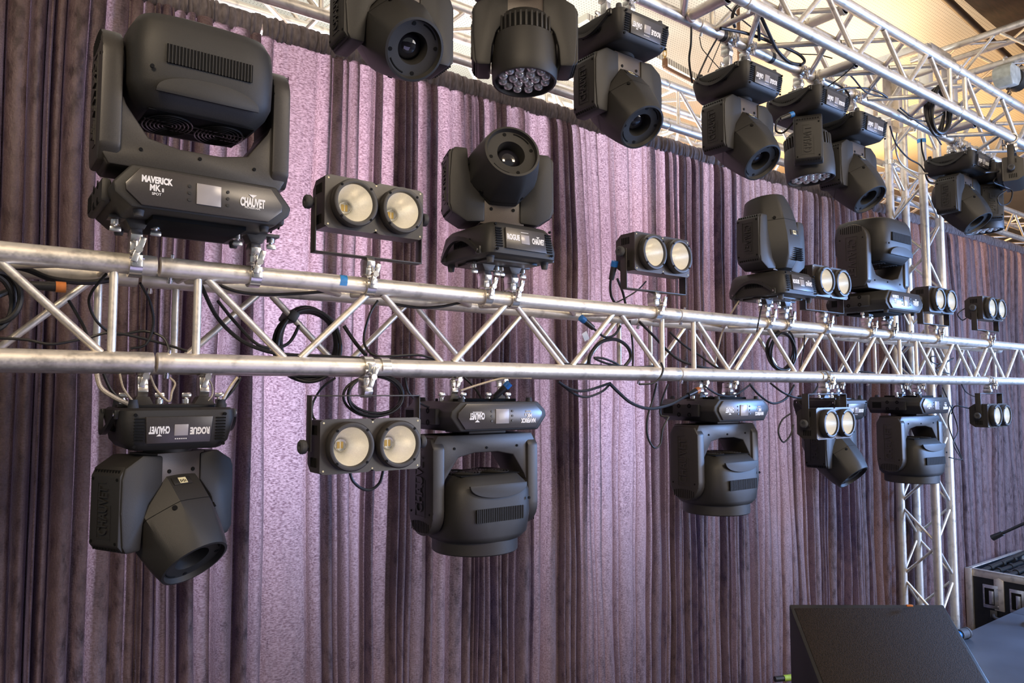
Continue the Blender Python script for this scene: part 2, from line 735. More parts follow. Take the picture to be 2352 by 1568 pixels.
def profile_light(name, X, Y, Z, hang, clampx, label, wash=False, tilt=0., pan=0., yaw=0., letter=True):
    T = Matrix.Translation((X, Y, Z))
    if hang:
        T = T @ rot('Y', 180)
    if yaw:
        T = T @ rot('Z', yaw)
    r = empty(name, T=T)
    tag(r, label, 'stage light', 'large black moving heads')
    clamps(r, clampx)
    b = part('base_housing', 'mk_base', g_mk_base, [M['plastic'], M['void']], r)
    p = part('control_panel', 'mk_panel', g_mk_panel, M['panel'], b, None, 'glossy panel with display and white lettering')
    part('display_screen', 'mk_screen', g_screen, M['screen'], b, Matrix.Translation((.0, -.167, ZM0+.050)), 'grey display')
    part('button_column', 'mk_buttons', g_buttons, M['plastic2'], b, Matrix.Translation((0, -.1655, ZM0+.049)))
    part('brand_lettering', 'logo', g_logo, M['print'], b, Matrix.Translation((.104, -.1662, ZM0+.047)))
    part('model_lettering', 'mav2' if wash else 'mav1', g_maverick2 if wash else g_maverick, M['print'], b, Matrix.Translation((-.115, -.1662, ZM0+.056)))
    feet(b, .145, .13)
    PT = rot('Z', -pan if hang else pan)
    y = part('yoke', 'mk_yoke', g_mk_yoke, [M['steel'], M['void']], r, PT)
    for s, nn in ((-1, '-x'), (1, '+x')):
        part('embossed_lettering', 'arm_logo', g_arm_logo, M['steel'], y, face_T((s*.2265, 0, .385), nn))
        part('embossed_frame', 'arm_frame', g_arm_frame, M['steel'], y, face_T((s*.2262, 0, .385), nn) @ VT)
    HT = PT @ Matrix.Translation((0, 0, MK_AX)) @ rot('X', tilt)
    zs = WASH_Z if wash else SPOT_Z
    h = part('head', 'mk_head_w' if wash else 'mk_head_s', g_mk_head(zs, not wash), [M['plastic'], M['void']], r, HT, None, 50)
    part('fan_grille', 'mk_fan', g_fan, [M['plastic2'], M['void']], h, Matrix.Translation((0, 0, zs[0][0]-.004)), 'black concentric fan guards')
    part('side_vent', 'mk_vent', g_vent, [M['plastic'], M['void']], h, Matrix.Translation((0.0, -(.157 if wash else .153), .012)), 'black slotted vent')
    part('vent_cowl', 'mk_arch', g_arch, M['plastic'], h, Matrix.Translation((0, -.1505 if not wash else -.150, zs[2][0]-.004)) @ rot('X', 12))
    if wash:
        part('front_bezel', 'mk_bezel', g_bezel, M['plastic'], h)
    else:
        part('front_lens', 'mk_glass', g_frontglass, M['lens'], h)
    return r


# ---------------------------------------------------------------- mid-size spot and wash heads
AX = .400


def g_base(mb):
    z = ZB
    rings = [rr(0, 0, .136, .142, z, 9, 48), rr(0, 0, .143, .149, z+.006, 9, 48), rr(0, 0, .145, .151, z+.030, 9, 48), rr(0, 0, .132, .141, z+.088, 9, 48), rr(0, 0, .118, .130, z+.106, 8, 48), rr(0, 0, .108, .12, z+.110, 8, 48)]
    mb.loft(rings)
    mb.cyl((0, 0, z+.108), (0, 0, z+.122), .062, n=28)
    mb.mi = 1
    Tf = Matrix.Translation((0, -.1475, z+.057)) @ rot('X', -8)
    mb.T = Tf
    for s in (-1, 1):
        for k in range(8):
            mb.box((s*.1005, -.001, -.030+k*.0083), (.024, .004, .0038))
    for s in (-1, 1):
        for q in (-1, 1):
            mb.cyl((s*.110, .002, q*.0405), (s*.110, -.0032, q*.0405), .0044, n=10)
    mb.T = None
    for s in (-1, 1):
        for k in range(11):
            mb.box((s*.1415, -.045+k*.009, z+.050), (.004, .004, .024))
    mb.mi = 2
    mb.box((0, 0, z-.003), (.20, .18, .010), .002)
    mb.mi = 0


def g_panel(mb):
    mb.prism([(-.078, -.033), (.086, -.033), (.082, .036), (-.074, .036)], 'y', -.003, .003, .001)


def g_rogue_txt(mb):
    mb.text('ROGUE', face_T((0, 0, 0)), .0245, .60, .0006, .05)


def g_logo_s(mb):
    mb.text('CHAUVET', face_T((0, 0, 0)), .025, .44, .0006, .05)
    mb.add([(-.007, 0, .017), (.007, 0, .017), (0, 0, .011), (-.007, -.0007, .017), (.007, -.0007, .017), (0, -.0007, .011)],
           [(0, 1, 2), (3, 4, 5), (0, 1, 4, 3), (1, 2, 5, 4), (2, 0, 3, 5)])


def g_smalltxt(mb):
    for k in range(6):
        mb.box((-.013+k*.0052, 0, .0), (.0034, .001, .0024))


def g_screen_s(mb):
    mb.box((0, 0, 0), (.034, .002, .030), .0006)


def g_handle(mb):
    # bowed carrying handle on the +x side
    pts = []
    for i in range(17):
        t = -1+2*i/16
        pts.append(Vector((.150+.012*(1-t*t), .105*t, .128+.052*(1-t*t))))
    n = len(pts)
    rings = []
    for p in pts:
        rings.append([p+Vector((-.006, 0, -.007)), p+Vector((.006, 0, -.007)), p+Vector((.006, 0, .007)), p+Vector((-.006, 0, .007))])
    mb.loft(rings)
    for s in (-1, 1):
        mb.box((.146, s*.104, .131), (.014, .022, .024), .003)
    mb.mi = 1
    for s in (-1, 1):
        mb.cyl((.150, s*.104, .131), (.155, s*.104, .131), .005, n=8)
    mb.mi = 0


def g_plate(mb):
    mb.box((0, 0, .281), (.150, .116, .088), .002)
    mb.mi = 1
    for s in (-1, 1):
        mb.cyl((s*.038, -.057, .287), (s*.038, -.0605, .287), .0055, n=10)
    mb.mi = 0


def g_yoke(mb):
    arm = [(.060, .243), (.120, .238), (.170, .268), (.178, .296), (.1785, .38), (.172, .466), (.163, .484), (.119, .484), (.114, .418), (.100, .368), (.060, .318)]
    for s in (-1, 1):
        pts = [(s*a, b) for a, b in arm]
        mb.prism(pts, 'y', -.064, .064, .007)
        mb.prism([(s*a, b) for a, b in ((.166, .262), (.1815, .288), (.1815, .464), (.166, .482))], 'y', -.058, .058, .004)
        mb.cyl((s*.108, 0, AX), (s*.12, 0, AX), .045, n=24)
    mb.mi = 1
    for s in (-1, 1):
        for k in range(9):
            mb.box((s*.1738, -.046+k*.0115, .4715), (.006, .0048, .011))
            mb.box((s*.1738, -.046+k*.0115, .279), (.006, .0048, .013))
        for q in (-1, 1):
            for zz in (.456, .296):
                mb.cyl((s*.1805, q*.048, zz), (s*.183, q*.048, zz), .0042, n=8)
    mb.mi = 0


def g_arm_logo_s(mb):
    mb.text('CHAUVET', VT, .047, .58, .0038, .02)


def g_arm_frame_s(mb):
    for c, s in (((0, .026, 0), (.140, .0022, .0034)), ((-.070, 0, 0), (.0022, .053, .0034)), ((.070, .010, 0), (.0022, .033, .0034)), ((-.03, -.026, 0), (.09, .0022, .0034))):
        mb.box(c, s)


def g_spot_head(mb):
    prof = [(-.170, .050, 1), (-.164, .066, 1), (-.120, .098, 1), (-.070, .113, 1), (-.02, .117, 1), (.05, .116, 1), (.10, .110, .9), (.142, .102, .6), (.172, .0935, .2), (.181, .090, 0), (.182, .083, 0), (.168, .079, 0), (.165, .046, 0), (.150, .043, 0), (.120, .040, 0), (.118, .002, 0)]
    mb.loft([octo(r, z, m*.8) for z, r, m in prof])
    mb.mi = 1
    for q in (.25, .25+PI/2, .25+PI, .25+3*PI/2):
        mb.cyl((.070*math.cos(q), .070*math.sin(q), .163), (.070*math.cos(q), .070*math.sin(q), .1685), .006, n=10)
    for q0 in (.6, .6+PI):
        pts = [Vector((.073*math.cos(q0+.08*i), .073*math.sin(q0+.08*i), .1665)) for i in range(11)]
        mb.sweep(pts, .0028, 6)
    for q in (-PI/2+.55, -PI/2-.75, PI/2, PI*.94):
        mb.cyl((.100*math.cos(q), .100*math.sin(q), .06), (.116*math.cos(q), .116*math.sin(q), .06), .007, n=10)
    for k in range(7):
        mb.box((0.03, -.099-.001*k, -.135+k*.0085), (.055, .014, .0036), 0, rot('X', 0))
    mb.mi = 0


def g_objective(mb):
    mb.lathe([(.040, .118), (.040, .128), (.030, .139), (.016, .1445), (.002, .146)], 32, None, False, True)


def g_label(mb):
    mb.box((0, 0, 0), (.058, .004, .024), .001)
    mb.mi = 1
    mb.box((-.002, -.0018, 0), (.024, .002, .019))
    mb.mi = 2
    for k in range(4):
        mb.box((-.009+k*.005, -.003, .002), (.0022, .001, .010 if k % 2 else .007))
    mb.mi = 0


def g_seam(mb):
    mb.loft([octo(.1168, z, .8) for z in (.050, .0515)], False, False)


def octo(r, z, m, k=64):
    "octagon-like ring; m = 1 facetted, 0 round"
    out = []
    for i in range(k):
        t = 2*PI*i/k
        q = ((t+PI/8) % (PI/4))-PI/8
        f = math.cos(PI/8)/math.cos(q)*1.04
        rr_ = r*(1-m+m*f)
        out.append(Vector((rr_*math.cos(t), rr_*math.sin(t), z)))
    return out


def common_light(name, X, Y, Z, hang, label, group, clampx, pan, yaw, drop):
    T = Matrix.Translation((X, Y, Z-drop))
    if hang:
        T = T @ rot('Y', 180)
    if yaw:
        T = T @ rot('Z', yaw)
    r = empty(name, T=T)
    tag(r, label, 'stage light', group)
    clamps(r, clampx, False, drop)
    b = part('base_housing', 'rg_base', g_base, [M['plastic'], M['void'], M['steel']], r)
    FT = Matrix.Translation((0, -.1495, ZB+.055)) @ rot('X', -8)
    part('control_panel', 'rg_panel', g_panel, M['panel'], b, FT, 'glossy panel with display and white lettering')
    part('display_screen', 'rg_screen', g_screen_s, M['screen'], b, FT @ Matrix.Translation((0, -.0035, .002)), 'grey display')
    part('model_lettering', 'rogue', g_rogue_txt, M['print'], b, FT @ Matrix.Translation((-.047, -.0032, .004)))
    part('brand_lettering', 'logo_s', g_logo_s, M['print'], b, FT @ Matrix.Translation((.053, -.0032, .0)))
    part('button_caption', 'smalltxt', g_smalltxt, M['print'], b, FT @ Matrix.Translation((0, -.003, .025)))
    for s in (0, 180):
        part('carrying_handle', 'handle', g_handle, [M['plastic2'], M['chrome']], b, rot('Z', s))
    feet(b, .11, .115)
    PT = rot('Z', -pan if hang else pan)
    y = part('yoke', 'rg_yoke', g_yoke, [M['plastic'], M['void']], r, PT)
    part('yoke_plate', 'rg_plate', g_plate, [M['plate'], M['void']], y, None, 'brownish steel plate with two screws')
    for s, nn in ((-1, '-x'), (1, '+x')):
        part('embossed_lettering', 'arm_logo_s', g_arm_logo_s, M['plastic'], y, face_T((s*.182, 0, .376), nn))
        part('embossed_frame', 'arm_frame_s', g_arm_frame_s, M['plastic'], y, face_T((s*.1815, 0, .376), nn) @ VT)
    return r, PT


def spot_light(X, Y, Z, hang, label, clampx=(-.065, .065), pan=0., tilt=0., yaw=0., drop=0.):
    r, PT = common_light('moving_head_spot', X, Y, Z, hang, label, 'rounded black moving head spots', clampx, pan, yaw, drop)
    HT = PT @ Matrix.Translation((0, 0, AX)) @ rot('X', tilt)
    h = part('head', 'rg_head', g_spot_head, [M['plastic'], M['void']], r, HT, None, 33)
    part('objective_lens', 'rg_lens', g_objective, M['lens'], h, None, 'dark coated glass lens')
    part('tilt_scale_window', 'rg_label', g_label, [M['plastic2'], M['sticker'], M['void']], h, Matrix.Translation((.010, -.1135, -.012)), 'black window with pale yellow scale')
    part('housing_seam', 'rg_seam', g_seam, M['void'], h)
    return r


def g_wash_head(mb):
    mb.lathe([(.060, -.112), (.085, -.108), (.097, -.098), (.101, -.080), (.103, -.078), (.103, -.030), (.109, -.028), (.114, .01), (.115, .07), (.112, .120), (.109, .124), (.103, .124), (.100, .106), (.002, .104)], 56)
    for k in range(36):
        t = 2*PI*k/36
        mb.box((.1045*math.cos(t), .1045*math.sin(t), -.056), (.010, .0075, .056), .001, rot('Z', math.degrees(t)))
    mb.mi = 1
    mb.lathe([(.1036, -.079), (.1038, -.030)], 56, None, False, False)
    mb.mi = 0


def g_ledlens(mb):
    mb.lathe([(.0175, 0), (.0165, .008), (.012, .014), (.006, .0165), (.001, .017)], 16)


def wash_light(X, Y, Z, hang, label, clampx=(-.065, .065), pan=0., tilt=0., yaw=0., drop=0.):
    r, PT = common_light('moving_head_wash', X, Y, Z, hang, label, 'black drum-shaped moving head washes', clampx, pan, yaw, drop)
    HT = PT @ Matrix.Translation((0, 0, AX)) @ rot('X', tilt)
    h = part('head', 'ws_head', g_wash_head, [M['plastic'], M['void']], r, HT, None, 45)
    spots = [(0, 0)]
    for k in range(6):
        spots.append((.038*math.cos(k*PI/3), .038*math.sin(k*PI/3)))
    for k in range(12):
        spots.append((.077*math.cos(k*PI/6+.26), .077*math.sin(k*PI/6+.26)))
    for x, y in spots:
        part('led_lens', 'ledlens', g_ledlens, M['ledlens'], h, Matrix.Translation((x, y, .104)), 'clear glass bead lens')
    return r


# ---------------------------------------------------------------- two-cell blinders
BZ = .225


def g_housing(mb):
    rect = lambda y, hx, hz: [Vector((-hx, y, BZ-hz)), Vector((hx, y, BZ-hz)), Vector((hx, y, BZ+hz)), Vector((-hx, y, BZ+hz))]
    mb.loft([rect(-.043, .154, .0735), rect(.030, .154, .0735), rect(.062, .150, .052)], False, True)
    mb.mi = 1
    for s in (-1, 1):
        for k in range(5):
            mb.box((s*.1545, -.012+k*.009, BZ+.045), (.002, .004, .026))
            mb.box((s*.1545, -.012+k*.009, BZ-.045), (.002, .004, .026))
    mb.mi = 0


def g_frontplate(mb):
    n = 48
    for s in (-1, 1):
        sq, ci = [], []
        for k in range(n):
            t = 2*PI*(k+.5)/n
            c, q = math.cos(t), math.sin(t)
            m_ = max(abs(c)/.0790, abs(q)/.0760)
            sq.append((s*.0790+c/m_, BZ+q/m_))
            ci.append((s*.0755+.056*c, BZ+.056*q))
        mb.loft([[Vector((a, y, b)) for a, b in L_] for L_, y in ((ci, -.042), (sq, -.042), (sq, -.047), (ci, -.047))], False, False, True)
    mb.mi = 1
    for x in (-.148, 0, .148):
        for z in (-.066, .066):
            mb.cyl((x, -.046, BZ+z), (x, -.0482, BZ+z), .0028, n=8)
    mb.mi = 0


FY = rot('X', 90)             # lathe axis +z -> -y


def g_ring(mb):
    mb.lathe([(.066, 0), (.069, .004), (.069, .026), (.066, .030), (.061, .031), (.056, .030), (.0535, .022), (.0535, -.005)], 48, None, False, False)
    mb.mi = 1
    for k in range(4):
        t = PI/4+k*PI/2
        mb.cyl((.0635*math.cos(t), .0635*math.sin(t), .029), (.0635*math.cos(t), .0635*math.sin(t), .0322), .0038, n=8)
    mb.mi = 0


def g_refl(mb):
    n = 48
    prof = [(.0535, .022), (.0505, .006), (.045, -.014), (.036, -.034), (.026, -.048), (.0165, -.056)]
    mb.lathe(prof, n, None, False, False)


def g_led(mb):
    mb.cyl((0, 0, -.058), (0, 0, -.0545), .0172, n=24)
    mb.mi = 1
    mb.box((0, 0, -.0535), (.019, .019, .002))
    mb.mi = 0
    mb.box((0, 0, -.0525), (.0022, .0195, .001))


def g_ledtube(mb):
    mb.lathe([(.0178, -.055), (.0178, -.047), (.0162, -.045), (.0162, -.055)], 28, None, False, False)


def g_yokebar(mb):
    mb.box((0, 0, .084), (.346, .034, .004), .001)
    for s in (-1, 1):
        mb.box((s*.171, 0, .160), (.004, .034, .156), .001)


def g_knob(mb):
    mb.T = rot('Y', 90)
    mb.lathe([(.006, 0), (.006, .006), (.018, .008), (.020, .012), (.020, .022), (.016, .026), (.007, .026), (.006, .022), (.001, .022)], 18)


def blinder(X, Y, Z, hang, label, yaw=0., tilt=0.):
    T = Matrix.Translation((X, Y, Z))
    if hang:
        T = T @ rot('Y', 180)
    if yaw:
        T = T @ rot('Z', yaw)
    r = empty('blinder_light', T=T)
    tag(r, label, 'blinder light', 'two-cell blinder lights')
    c = part('clamp', 'clamp', g_clamp, M['chrome'], r, None, 'zinc-plated half coupler clamp')
    part('wing_nut', 'wing_nut', g_wing, M['chrome'], c)
    part('yoke_bracket', 'bl_yoke', g_yokebar, M['steel'], r)
    TT = Matrix.Translation((0, 0, BZ)) @ rot('X', tilt) @ Matrix.Translation((0, 0, -BZ))
    h = part('housing', 'bl_housing', g_housing, [M['steel'], M['void']], r, TT)
    part('front_plate', 'bl_plate', g_frontplate, [M['panel'], M['sticker']], h)
    for s in (-1, 1):
        Tl = Matrix.Translation((s*.0755, -.047, BZ)) @ FY
        part('bezel_ring', 'bl_ring', g_ring, [M['steel'], M['void']], h, Tl)
        part('reflector', 'bl_refl', g_refl, M['reflector'], h, Tl, 'cream faceted reflector', 15)
        part('led_chip', 'bl_led', g_led, [M['reflector'], M['led']], h, Tl, 'yellow led in the reflector')
        part('lens_tube', 'bl_tube', g_ledtube, M['ledlens'], h, Tl, 'clear tube around the led')
        Tk = TT @ Matrix.Translation((s*.173, 0, BZ)) @ (Matrix.Identity(4) if s > 0 else rot('Z', 180))
        part('tilt_knob', 'bl_knob', g_knob, M['rubber'], r, Tk)
    return r
# ================================================================== camera
cam = bpy.data.cameras.new('camera')
cam.sensor_width = 36
cam.lens = 36*FPX/2352
cam.clip_start = .02
co = bpy.data.objects.new('camera', cam)
COL.objects.link(co)
co.rotation_euler = (PI/2+PITCH, 0, -YAW)
SC.camera = co

# ================================================================== trusses
S = .24                       # chord spacing
RC = .025


def truss(label, T, L, rb=.010, group='aluminium truss sections', faces='FBTD', pins=True, tape=()):
    r = empty('truss_section', T=T)
    tag(r, label, 'truss', group)
    lk = 'chord_%.3f' % L

    def g_chord(mb):
        mb.T = rot('Y', 90)
        mb.lathe([(.020, .0015), (RC, .003), (RC, .012), (.0256, .014), (.0256, .045), (RC, .050), (RC, L-.05), (.0256, L-.045), (.0256, L-.014), (RC, L-.012), (RC, L-.003), (.020, L-.0015)], 24)
    for yy in (0, S):
        for zz in (0, S):
            c = part('chord', lk, g_chord, M['alu'], r, Matrix.Translation((0, yy, zz)))
            if pins:
                part('locking_pin', 'pin', lambda mb: (mb.cyl((0, 0, -.034), (0, 0, .034), .0055, .0045, 10), mb.cyl((0, 0, -.040), (0, 0, -.030), .007, n=10)), M['chrome'], c, Matrix.Translation((.030, 0, 0)) @ rot('X', 20))
    n = max(3, int(round((L-.20)/.2515)))
    if n % 2 == 0:
        n += 1
    a, b = .095, L-.095
    st = (b-a)/n
    g = .022

    def tube(name, p, q):
        p, q = Vector(p), Vector(q)
        d = q-p
        ln = d.length
        key = 'brace_%.4f_%.3f' % (ln, rb)
        q4 = d.to_track_quat('Z', 'Y').to_matrix().to_4x4()
        part(name, key, lambda mb: mb.cyl((0, 0, 0), (0, 0, ln), rb, n=12, cap=False), M['alu'], r, Matrix.Translation(p) @ q4)

    def face(m0, m1, flip):
        # m0/m1 : (y, z) of the two chords of this face
        def pt(x, w):
            m = m1 if w else m0
            o = m0 if w else m1
            dy, dz = (o[0]-m[0]), (o[1]-m[1])
            k = .02/S
            return (x, m[0]+dy*k, m[1]+dz*k)
        for i in range(n):
            w0 = (i % 2 == 0) ^ flip
            tube('diagonal_brace', pt(a+st*i+g, w0), pt(a+st*(i+1)-g, not w0))
        for x in (a, b):
            tube('end_brace', pt(x, 0), pt(x, 1))
    if 'F' in faces:
        face((0, 0), (0, S), False)
    if 'B' in faces:
        face((S, 0), (S, S), True)
    if 'T' in faces:
        face((0, S), (S, S), False)
    if 'D' in faces:
        face((0, 0), (S, 0), True)
    for x, ch in tape:
        part('tape_band', 'tape_band', lambda mb: mb.lathe([(.0254, -.012), (.0262, -.012), (.0262, .012), (.0254, .012)], 24, rot('Y', 90), False, False), M['tape_black'], r, Matrix.Translation((x, ch[0]*S, ch[1]*S)), 'black tape band')
    return r


YF, ZF = 2.0, .072
XJ = [-1.562, .393, 2.348, 4.303, 6.258]
FL = ['aluminium box truss section reaching the left edge of the photo, below the largest moving head',
      'aluminium box truss section holding the black cable coil, under the left blinder',
      'aluminium box truss section right of the centre joint, under the upward-pointing rounded spot',
      'aluminium box truss section crossing in front of the tower at the right edge']
for i in range(4):
    truss(FL[i], Matrix.Translation((XJ[i]+.0015, YF, ZF)), 1.952, group='sections of the front lighting truss')
YU, ZU = 1.74, 1.57
XU = [-1.425, .53, 2.485, 4.44]
UL = ['overhead aluminium truss section out past the top edge, left end of the overhead row',
      'overhead aluminium truss section over the two nearest hanging heads',
      'overhead aluminium truss section over the middle hanging spots, with black tape bands',
      'overhead aluminium truss section ending by the tower at the upper right']
for i in range(1, 4):
    truss(UL[i], Matrix.Translation((XU[i]+.0015, YU, ZU)), 1.952, .0125, 'sections of the overhead lighting truss', tape=((.16, (1, 0)), (.52, (1, 0))) if i == 2 else ((1.50, (1, 0)),) if i == 1 else ())
YBK, ZBK = 2.745, 1.50
BL_ = ['thin aluminium truss section carrying the curtain at the top left', 'aluminium truss section over the curtain behind the hanging drum-shaped head',
       'aluminium truss section over the curtain behind the middle hanging spots', 'aluminium truss section over the curtain just left of the tower',
       'aluminium truss section over the dark curtain at the right edge']
for i in range(5):
    truss(BL_[i], Matrix.Translation((-.75+i*1.955, YBK, ZBK)), 1.952, .010, 'sections of the curtain truss', 'FTD', False)
# side truss toward the audience and a higher cross truss at the right
TY = Matrix(((0, 1, 0, 0), (-1, 0, 0, 0), (0, 0, 1, 0), (0, 0, 0, 1)))   # local x -> -Y, local y -> +X
truss('aluminium truss section running toward the viewer at the right edge, at overhead height', Matrix.Translation((5.62, 1.712, 1.57)) @ TY, 1.952, .010, None, 'FTD', False)
truss('higher aluminium cross truss with a chain hoist under it, upper right corner', Matrix.Translation((5.86, 2.62, 2.33)) @ TY, 1.952, .010, None, 'FTBD', False)
# a far truss beyond the curtain
truss('far aluminium truss section seen against the tan ceiling beyond the curtain', Matrix.Translation((3.3, 4.1, 2.05)), 2.9, .012, None, 'FTD', False)
truss('far aluminium truss section in the bright gap above the curtain at upper left', Matrix.Translation((-.2, 4.3, 2.25)), 2.4, .012, None, 'FTD', False)


for nm, xs in (('truss_section.014', (.15, 2.75)), ('truss_section.015', (.15, 2.25))):
    far = bpy.data.objects[nm]
    for x in xs:
        part('hanger_rod', 'hrod_%s' % nm[-3:], lambda mb: mb.cyl((0, 0, S), (0, 0, 3.088-far.location.z), .005, n=8), M['alu_end'], far, Matrix.Translation((x, S/2, 0)))
        part('spreader_bar', 'spreader', lambda mb: mb.cyl((0, -S/2, S), (0, S/2, S), .012, n=10), M['alu'], far, Matrix.Translation((x, S/2, 0)))


# thick cross tubes between the overhead chords
def cross_tube(p, q, label):
    mb = MB()
    mb.cyl(p, q, .024, n=20)
    for a_, b_ in ((p, q), (q, p)):
        d = (Vector(b_)-Vector(a_)).normalized()
        mb.cyl(Vector(a_), Vector(a_)+d*.012, .029, n=20)
    tag(obj('cross_tube', mb, M['alu']), label, 'truss tube', 'thick cross tubes of the overhead truss')


cross_tube((2.40, YU+.026, ZU), (2.40, YU+S-.026, ZU), 'thick aluminium cross tube above the lens of the third hanging head')
cross_tube((3.38, YU+.026, ZU), (3.38, YU+S-.026, ZU), 'thick aluminium cross tube above the hanging drum-shaped head near the tower')
cross_tube((3.30, YU+.026, ZU+S), (3.30, YU+S-.026, ZU+S), 'thick aluminium cross tube high up, between the upper overhead chords')
cross_tube((4.72, YU+.026, ZU), (4.72, YU+S-.026, ZU), 'thick aluminium cross tube above the last hanging spot at the right')


# tower
def tower():
    x0, y0, L = 5.53, 2.42, 4.12
    r = empty('truss_tower', T=Matrix.Translation((x0, y0, -2.10)))
    tag(r, 'upright aluminium lattice tower standing behind the front truss at the right', 'truss tower')
    for xx in (0, S):
        for yy in (0, S):
            part('upright_tube', 'upright', lambda mb: mb.cyl((0, 0, .01), (0, 0, L), .0285, n=24), M['alu'], r, Matrix.Translation((xx, yy, 0)))
    part('base_plate', 'tower_base', lambda mb: mb.box((S/2, S/2, .006), (.5, .5, .012), .003), M['alu_end'], r)
    n = 16
    st = L/n

    def tube(p, q):
        p, q = Vector(p), Vector(q)
        d = q-p
        ln = d.length
        part('diagonal_brace', 'tbrace_%.4f' % ln, lambda mb: mb.cyl((0, 0, 0), (0, 0, ln), .0095, n=12, cap=False), M['alu'], r, Matrix.Translation(p) @ d.to_track_quat('Z', 'Y').to_matrix().to_4x4())
    for fi, (a_, b_) in enumerate((((0, 0), (S, 0)), ((S, 0), (S, S)), ((S, S), (0, S)), ((0, S), (0, 0)))):
        for i in range(n):
            u, v = (a_, b_) if (i+fi) % 2 == 0 else (b_, a_)
            d = Vector((v[0]-u[0], v[1]-u[1]))*.08
            tube((u[0]+d.x, u[1]+d.y, st*i+.03), (v[0]-d.x, v[1]-d.y, st*(i+1)-.03))


tower()


def sleeve():
    r = empty('sleeve_block', T=Matrix.Translation((5.65, 2.54, 2.03)))
    tag(r, 'square aluminium sleeve block around the tower top', 'truss sleeve')
    h = .44
    for sx in (-1, 1):
        for sy in (-1, 1):
            part('corner_post', 'sl_post', lambda mb: mb.box((0, 0, h/2), (.07, .07, h), .004), M['alu'], r, Matrix.Translation((sx*.20, sy*.20, 0)))
    for z in (.0, h):
        for s in (-1, 1):
            part('frame_rail', 'sl_rail_x', lambda mb: mb.box((0, 0, 0), (.33, .06, .05), .004), M['alu'], r, Matrix.Translation((0, s*.20, z)))
            part('frame_rail', 'sl_rail_y', lambda mb: mb.box((0, 0, 0), (.06, .33, .05), .004), M['alu'], r, Matrix.Translation((s*.20, 0, z)))
    for s in (-1, 1):
        part('cheek_plate', 'sl_plate', lambda mb: mb.box((0, 0, h/2), (.14, .008, h-.06), .002), M['alu_end'], r, Matrix.Translation((.09, s*.215, 0)))


sleeve()

# ================================================================== fixtures
ZT = ZF+S
profile_light('moving_head_light', .468, YF, ZT, False, (-.128, .162), 'largest black moving head, pointing up, standing on the truss at the left of the photo', tilt=2)
profile_light('moving_head_light', 1.515, YF+S, ZF, True, (-.10, .10), 'large black moving head hanging beside the lower left blinder, wide drum facing down', wash=True)
profile_light('moving_head_light', 2.88, YF+S, ZF, True, (-.11, .11), 'large black moving head with silvery panel hanging alone below the centre of the truss', wash=True)
profile_light('moving_head_light', 3.95, YF, ZT, False, (-.09, .13), 'large black moving head standing on the truss left of the tower, silvery panel upright', tilt=0)
profile_light('moving_head_light', 4.81, YF+S, ZF, True, (-.11, .11), 'large black moving head hanging in front of the tower', wash=True, pan=-6)

spot_light(1.44, YF, ZT, False, 'rounded black spot standing on the truss, its lens facing the viewer', (-.05, .06), tilt=75, pan=-20)
spot_light(3.01, YF, ZT, False, 'rounded black spot standing on the truss, pointing straight up', (-.06, .09), tilt=-10)
spot_light(.48, YF+S, ZF, True, 'rounded black spot hanging below the left end of the truss', (-.09, .07), tilt=43, pan=26)
spot_light(3.89, YF+S, ZF, True, 'rounded black spot hanging half hidden behind a lower blinder', tilt=42, pan=4)
spot_light(1.03, YU+S, ZU, True, 'rounded black spot cut off by the top edge, its lens facing the viewer', tilt=54, pan=-2, drop=.077)
spot_light(2.0, YU+S, ZU, True, 'rounded black spot hanging overhead, just right of the drum-shaped head', tilt=42, drop=.058)
spot_light(2.75, YU+S, ZU, True, 'rounded black spot hanging overhead at the middle, alone under a chord', tilt=42, drop=.05)
spot_light(3.68, YU+S, ZU, True, 'rounded black spot hanging overhead, partly behind the drum-shaped head near the tower', tilt=38, drop=.055)
spot_light(5.0, YU+S, ZU, True, 'rounded black spot hanging overhead in front of the tower, furthest right of the overhead spots', tilt=36, drop=-.01)
wash_light(1.54, YU+S, ZU, True, 'drum-shaped black head cut off by the top edge, clear glass beads facing down', pan=-34, tilt=4, drop=-.02)
wash_light(3.31, YU+S, ZU, True, 'drum-shaped black head overhead near the tower, its arm in front of the drum', pan=31, tilt=4, drop=.012)
wash_light(5.35, YU+S, ZU, True, 'drum-shaped black head mostly hidden behind the last overhead spot', pan=40, tilt=3)
blinder(.967, YF, ZT, False, 'two-cell blinder on top of the truss, between the two nearest standing heads')
blinder(2.21, YF, ZT, False, 'two-cell blinder standing on top of the truss at the middle, over the joint')
blinder(3.43, YF, ZT, False, 'two-cell blinder on top of the truss, overlapping the upright spot at its right')
blinder(4.64, YF, ZT, False, 'two-cell blinder on top of the truss directly in front of the tower')
blinder(5.38, YF, ZT, False, 'two-cell blinder on top of the truss at the far right, against the dark curtain')
blinder(.965, YF, ZF, True, 'two-cell blinder hanging from the truss at lower left, largest and nearest')
blinder(3.43, YF, ZF, True, 'two-cell blinder hanging from the truss in front of a rounded spot')
blinder(5.385, YF, ZF, True, 'two-cell blinder hanging from the truss at the far right')


blinder(5.2, YU, ZU, True, 'black blinder housing cut off by the right edge at overhead height, seen from its side', yaw=165)


# saddles of the hook clamps over the lower chord
def g_saddle(mb):
    pts = []
    for k in range(13):
        t = R(-25+k*230/12)
        pts.append((math.cos(t), math.sin(t)))
    rings = []
    for c, s in pts:
        rings.append([Vector((-.014, -.0263*c, .0263*s)), Vector((.014, -.0263*c, .0263*s)), Vector((.014, -.0300*c, .0300*s)), Vector((-.014, -.0300*c, .0300*s))])
    mb.loft(rings)


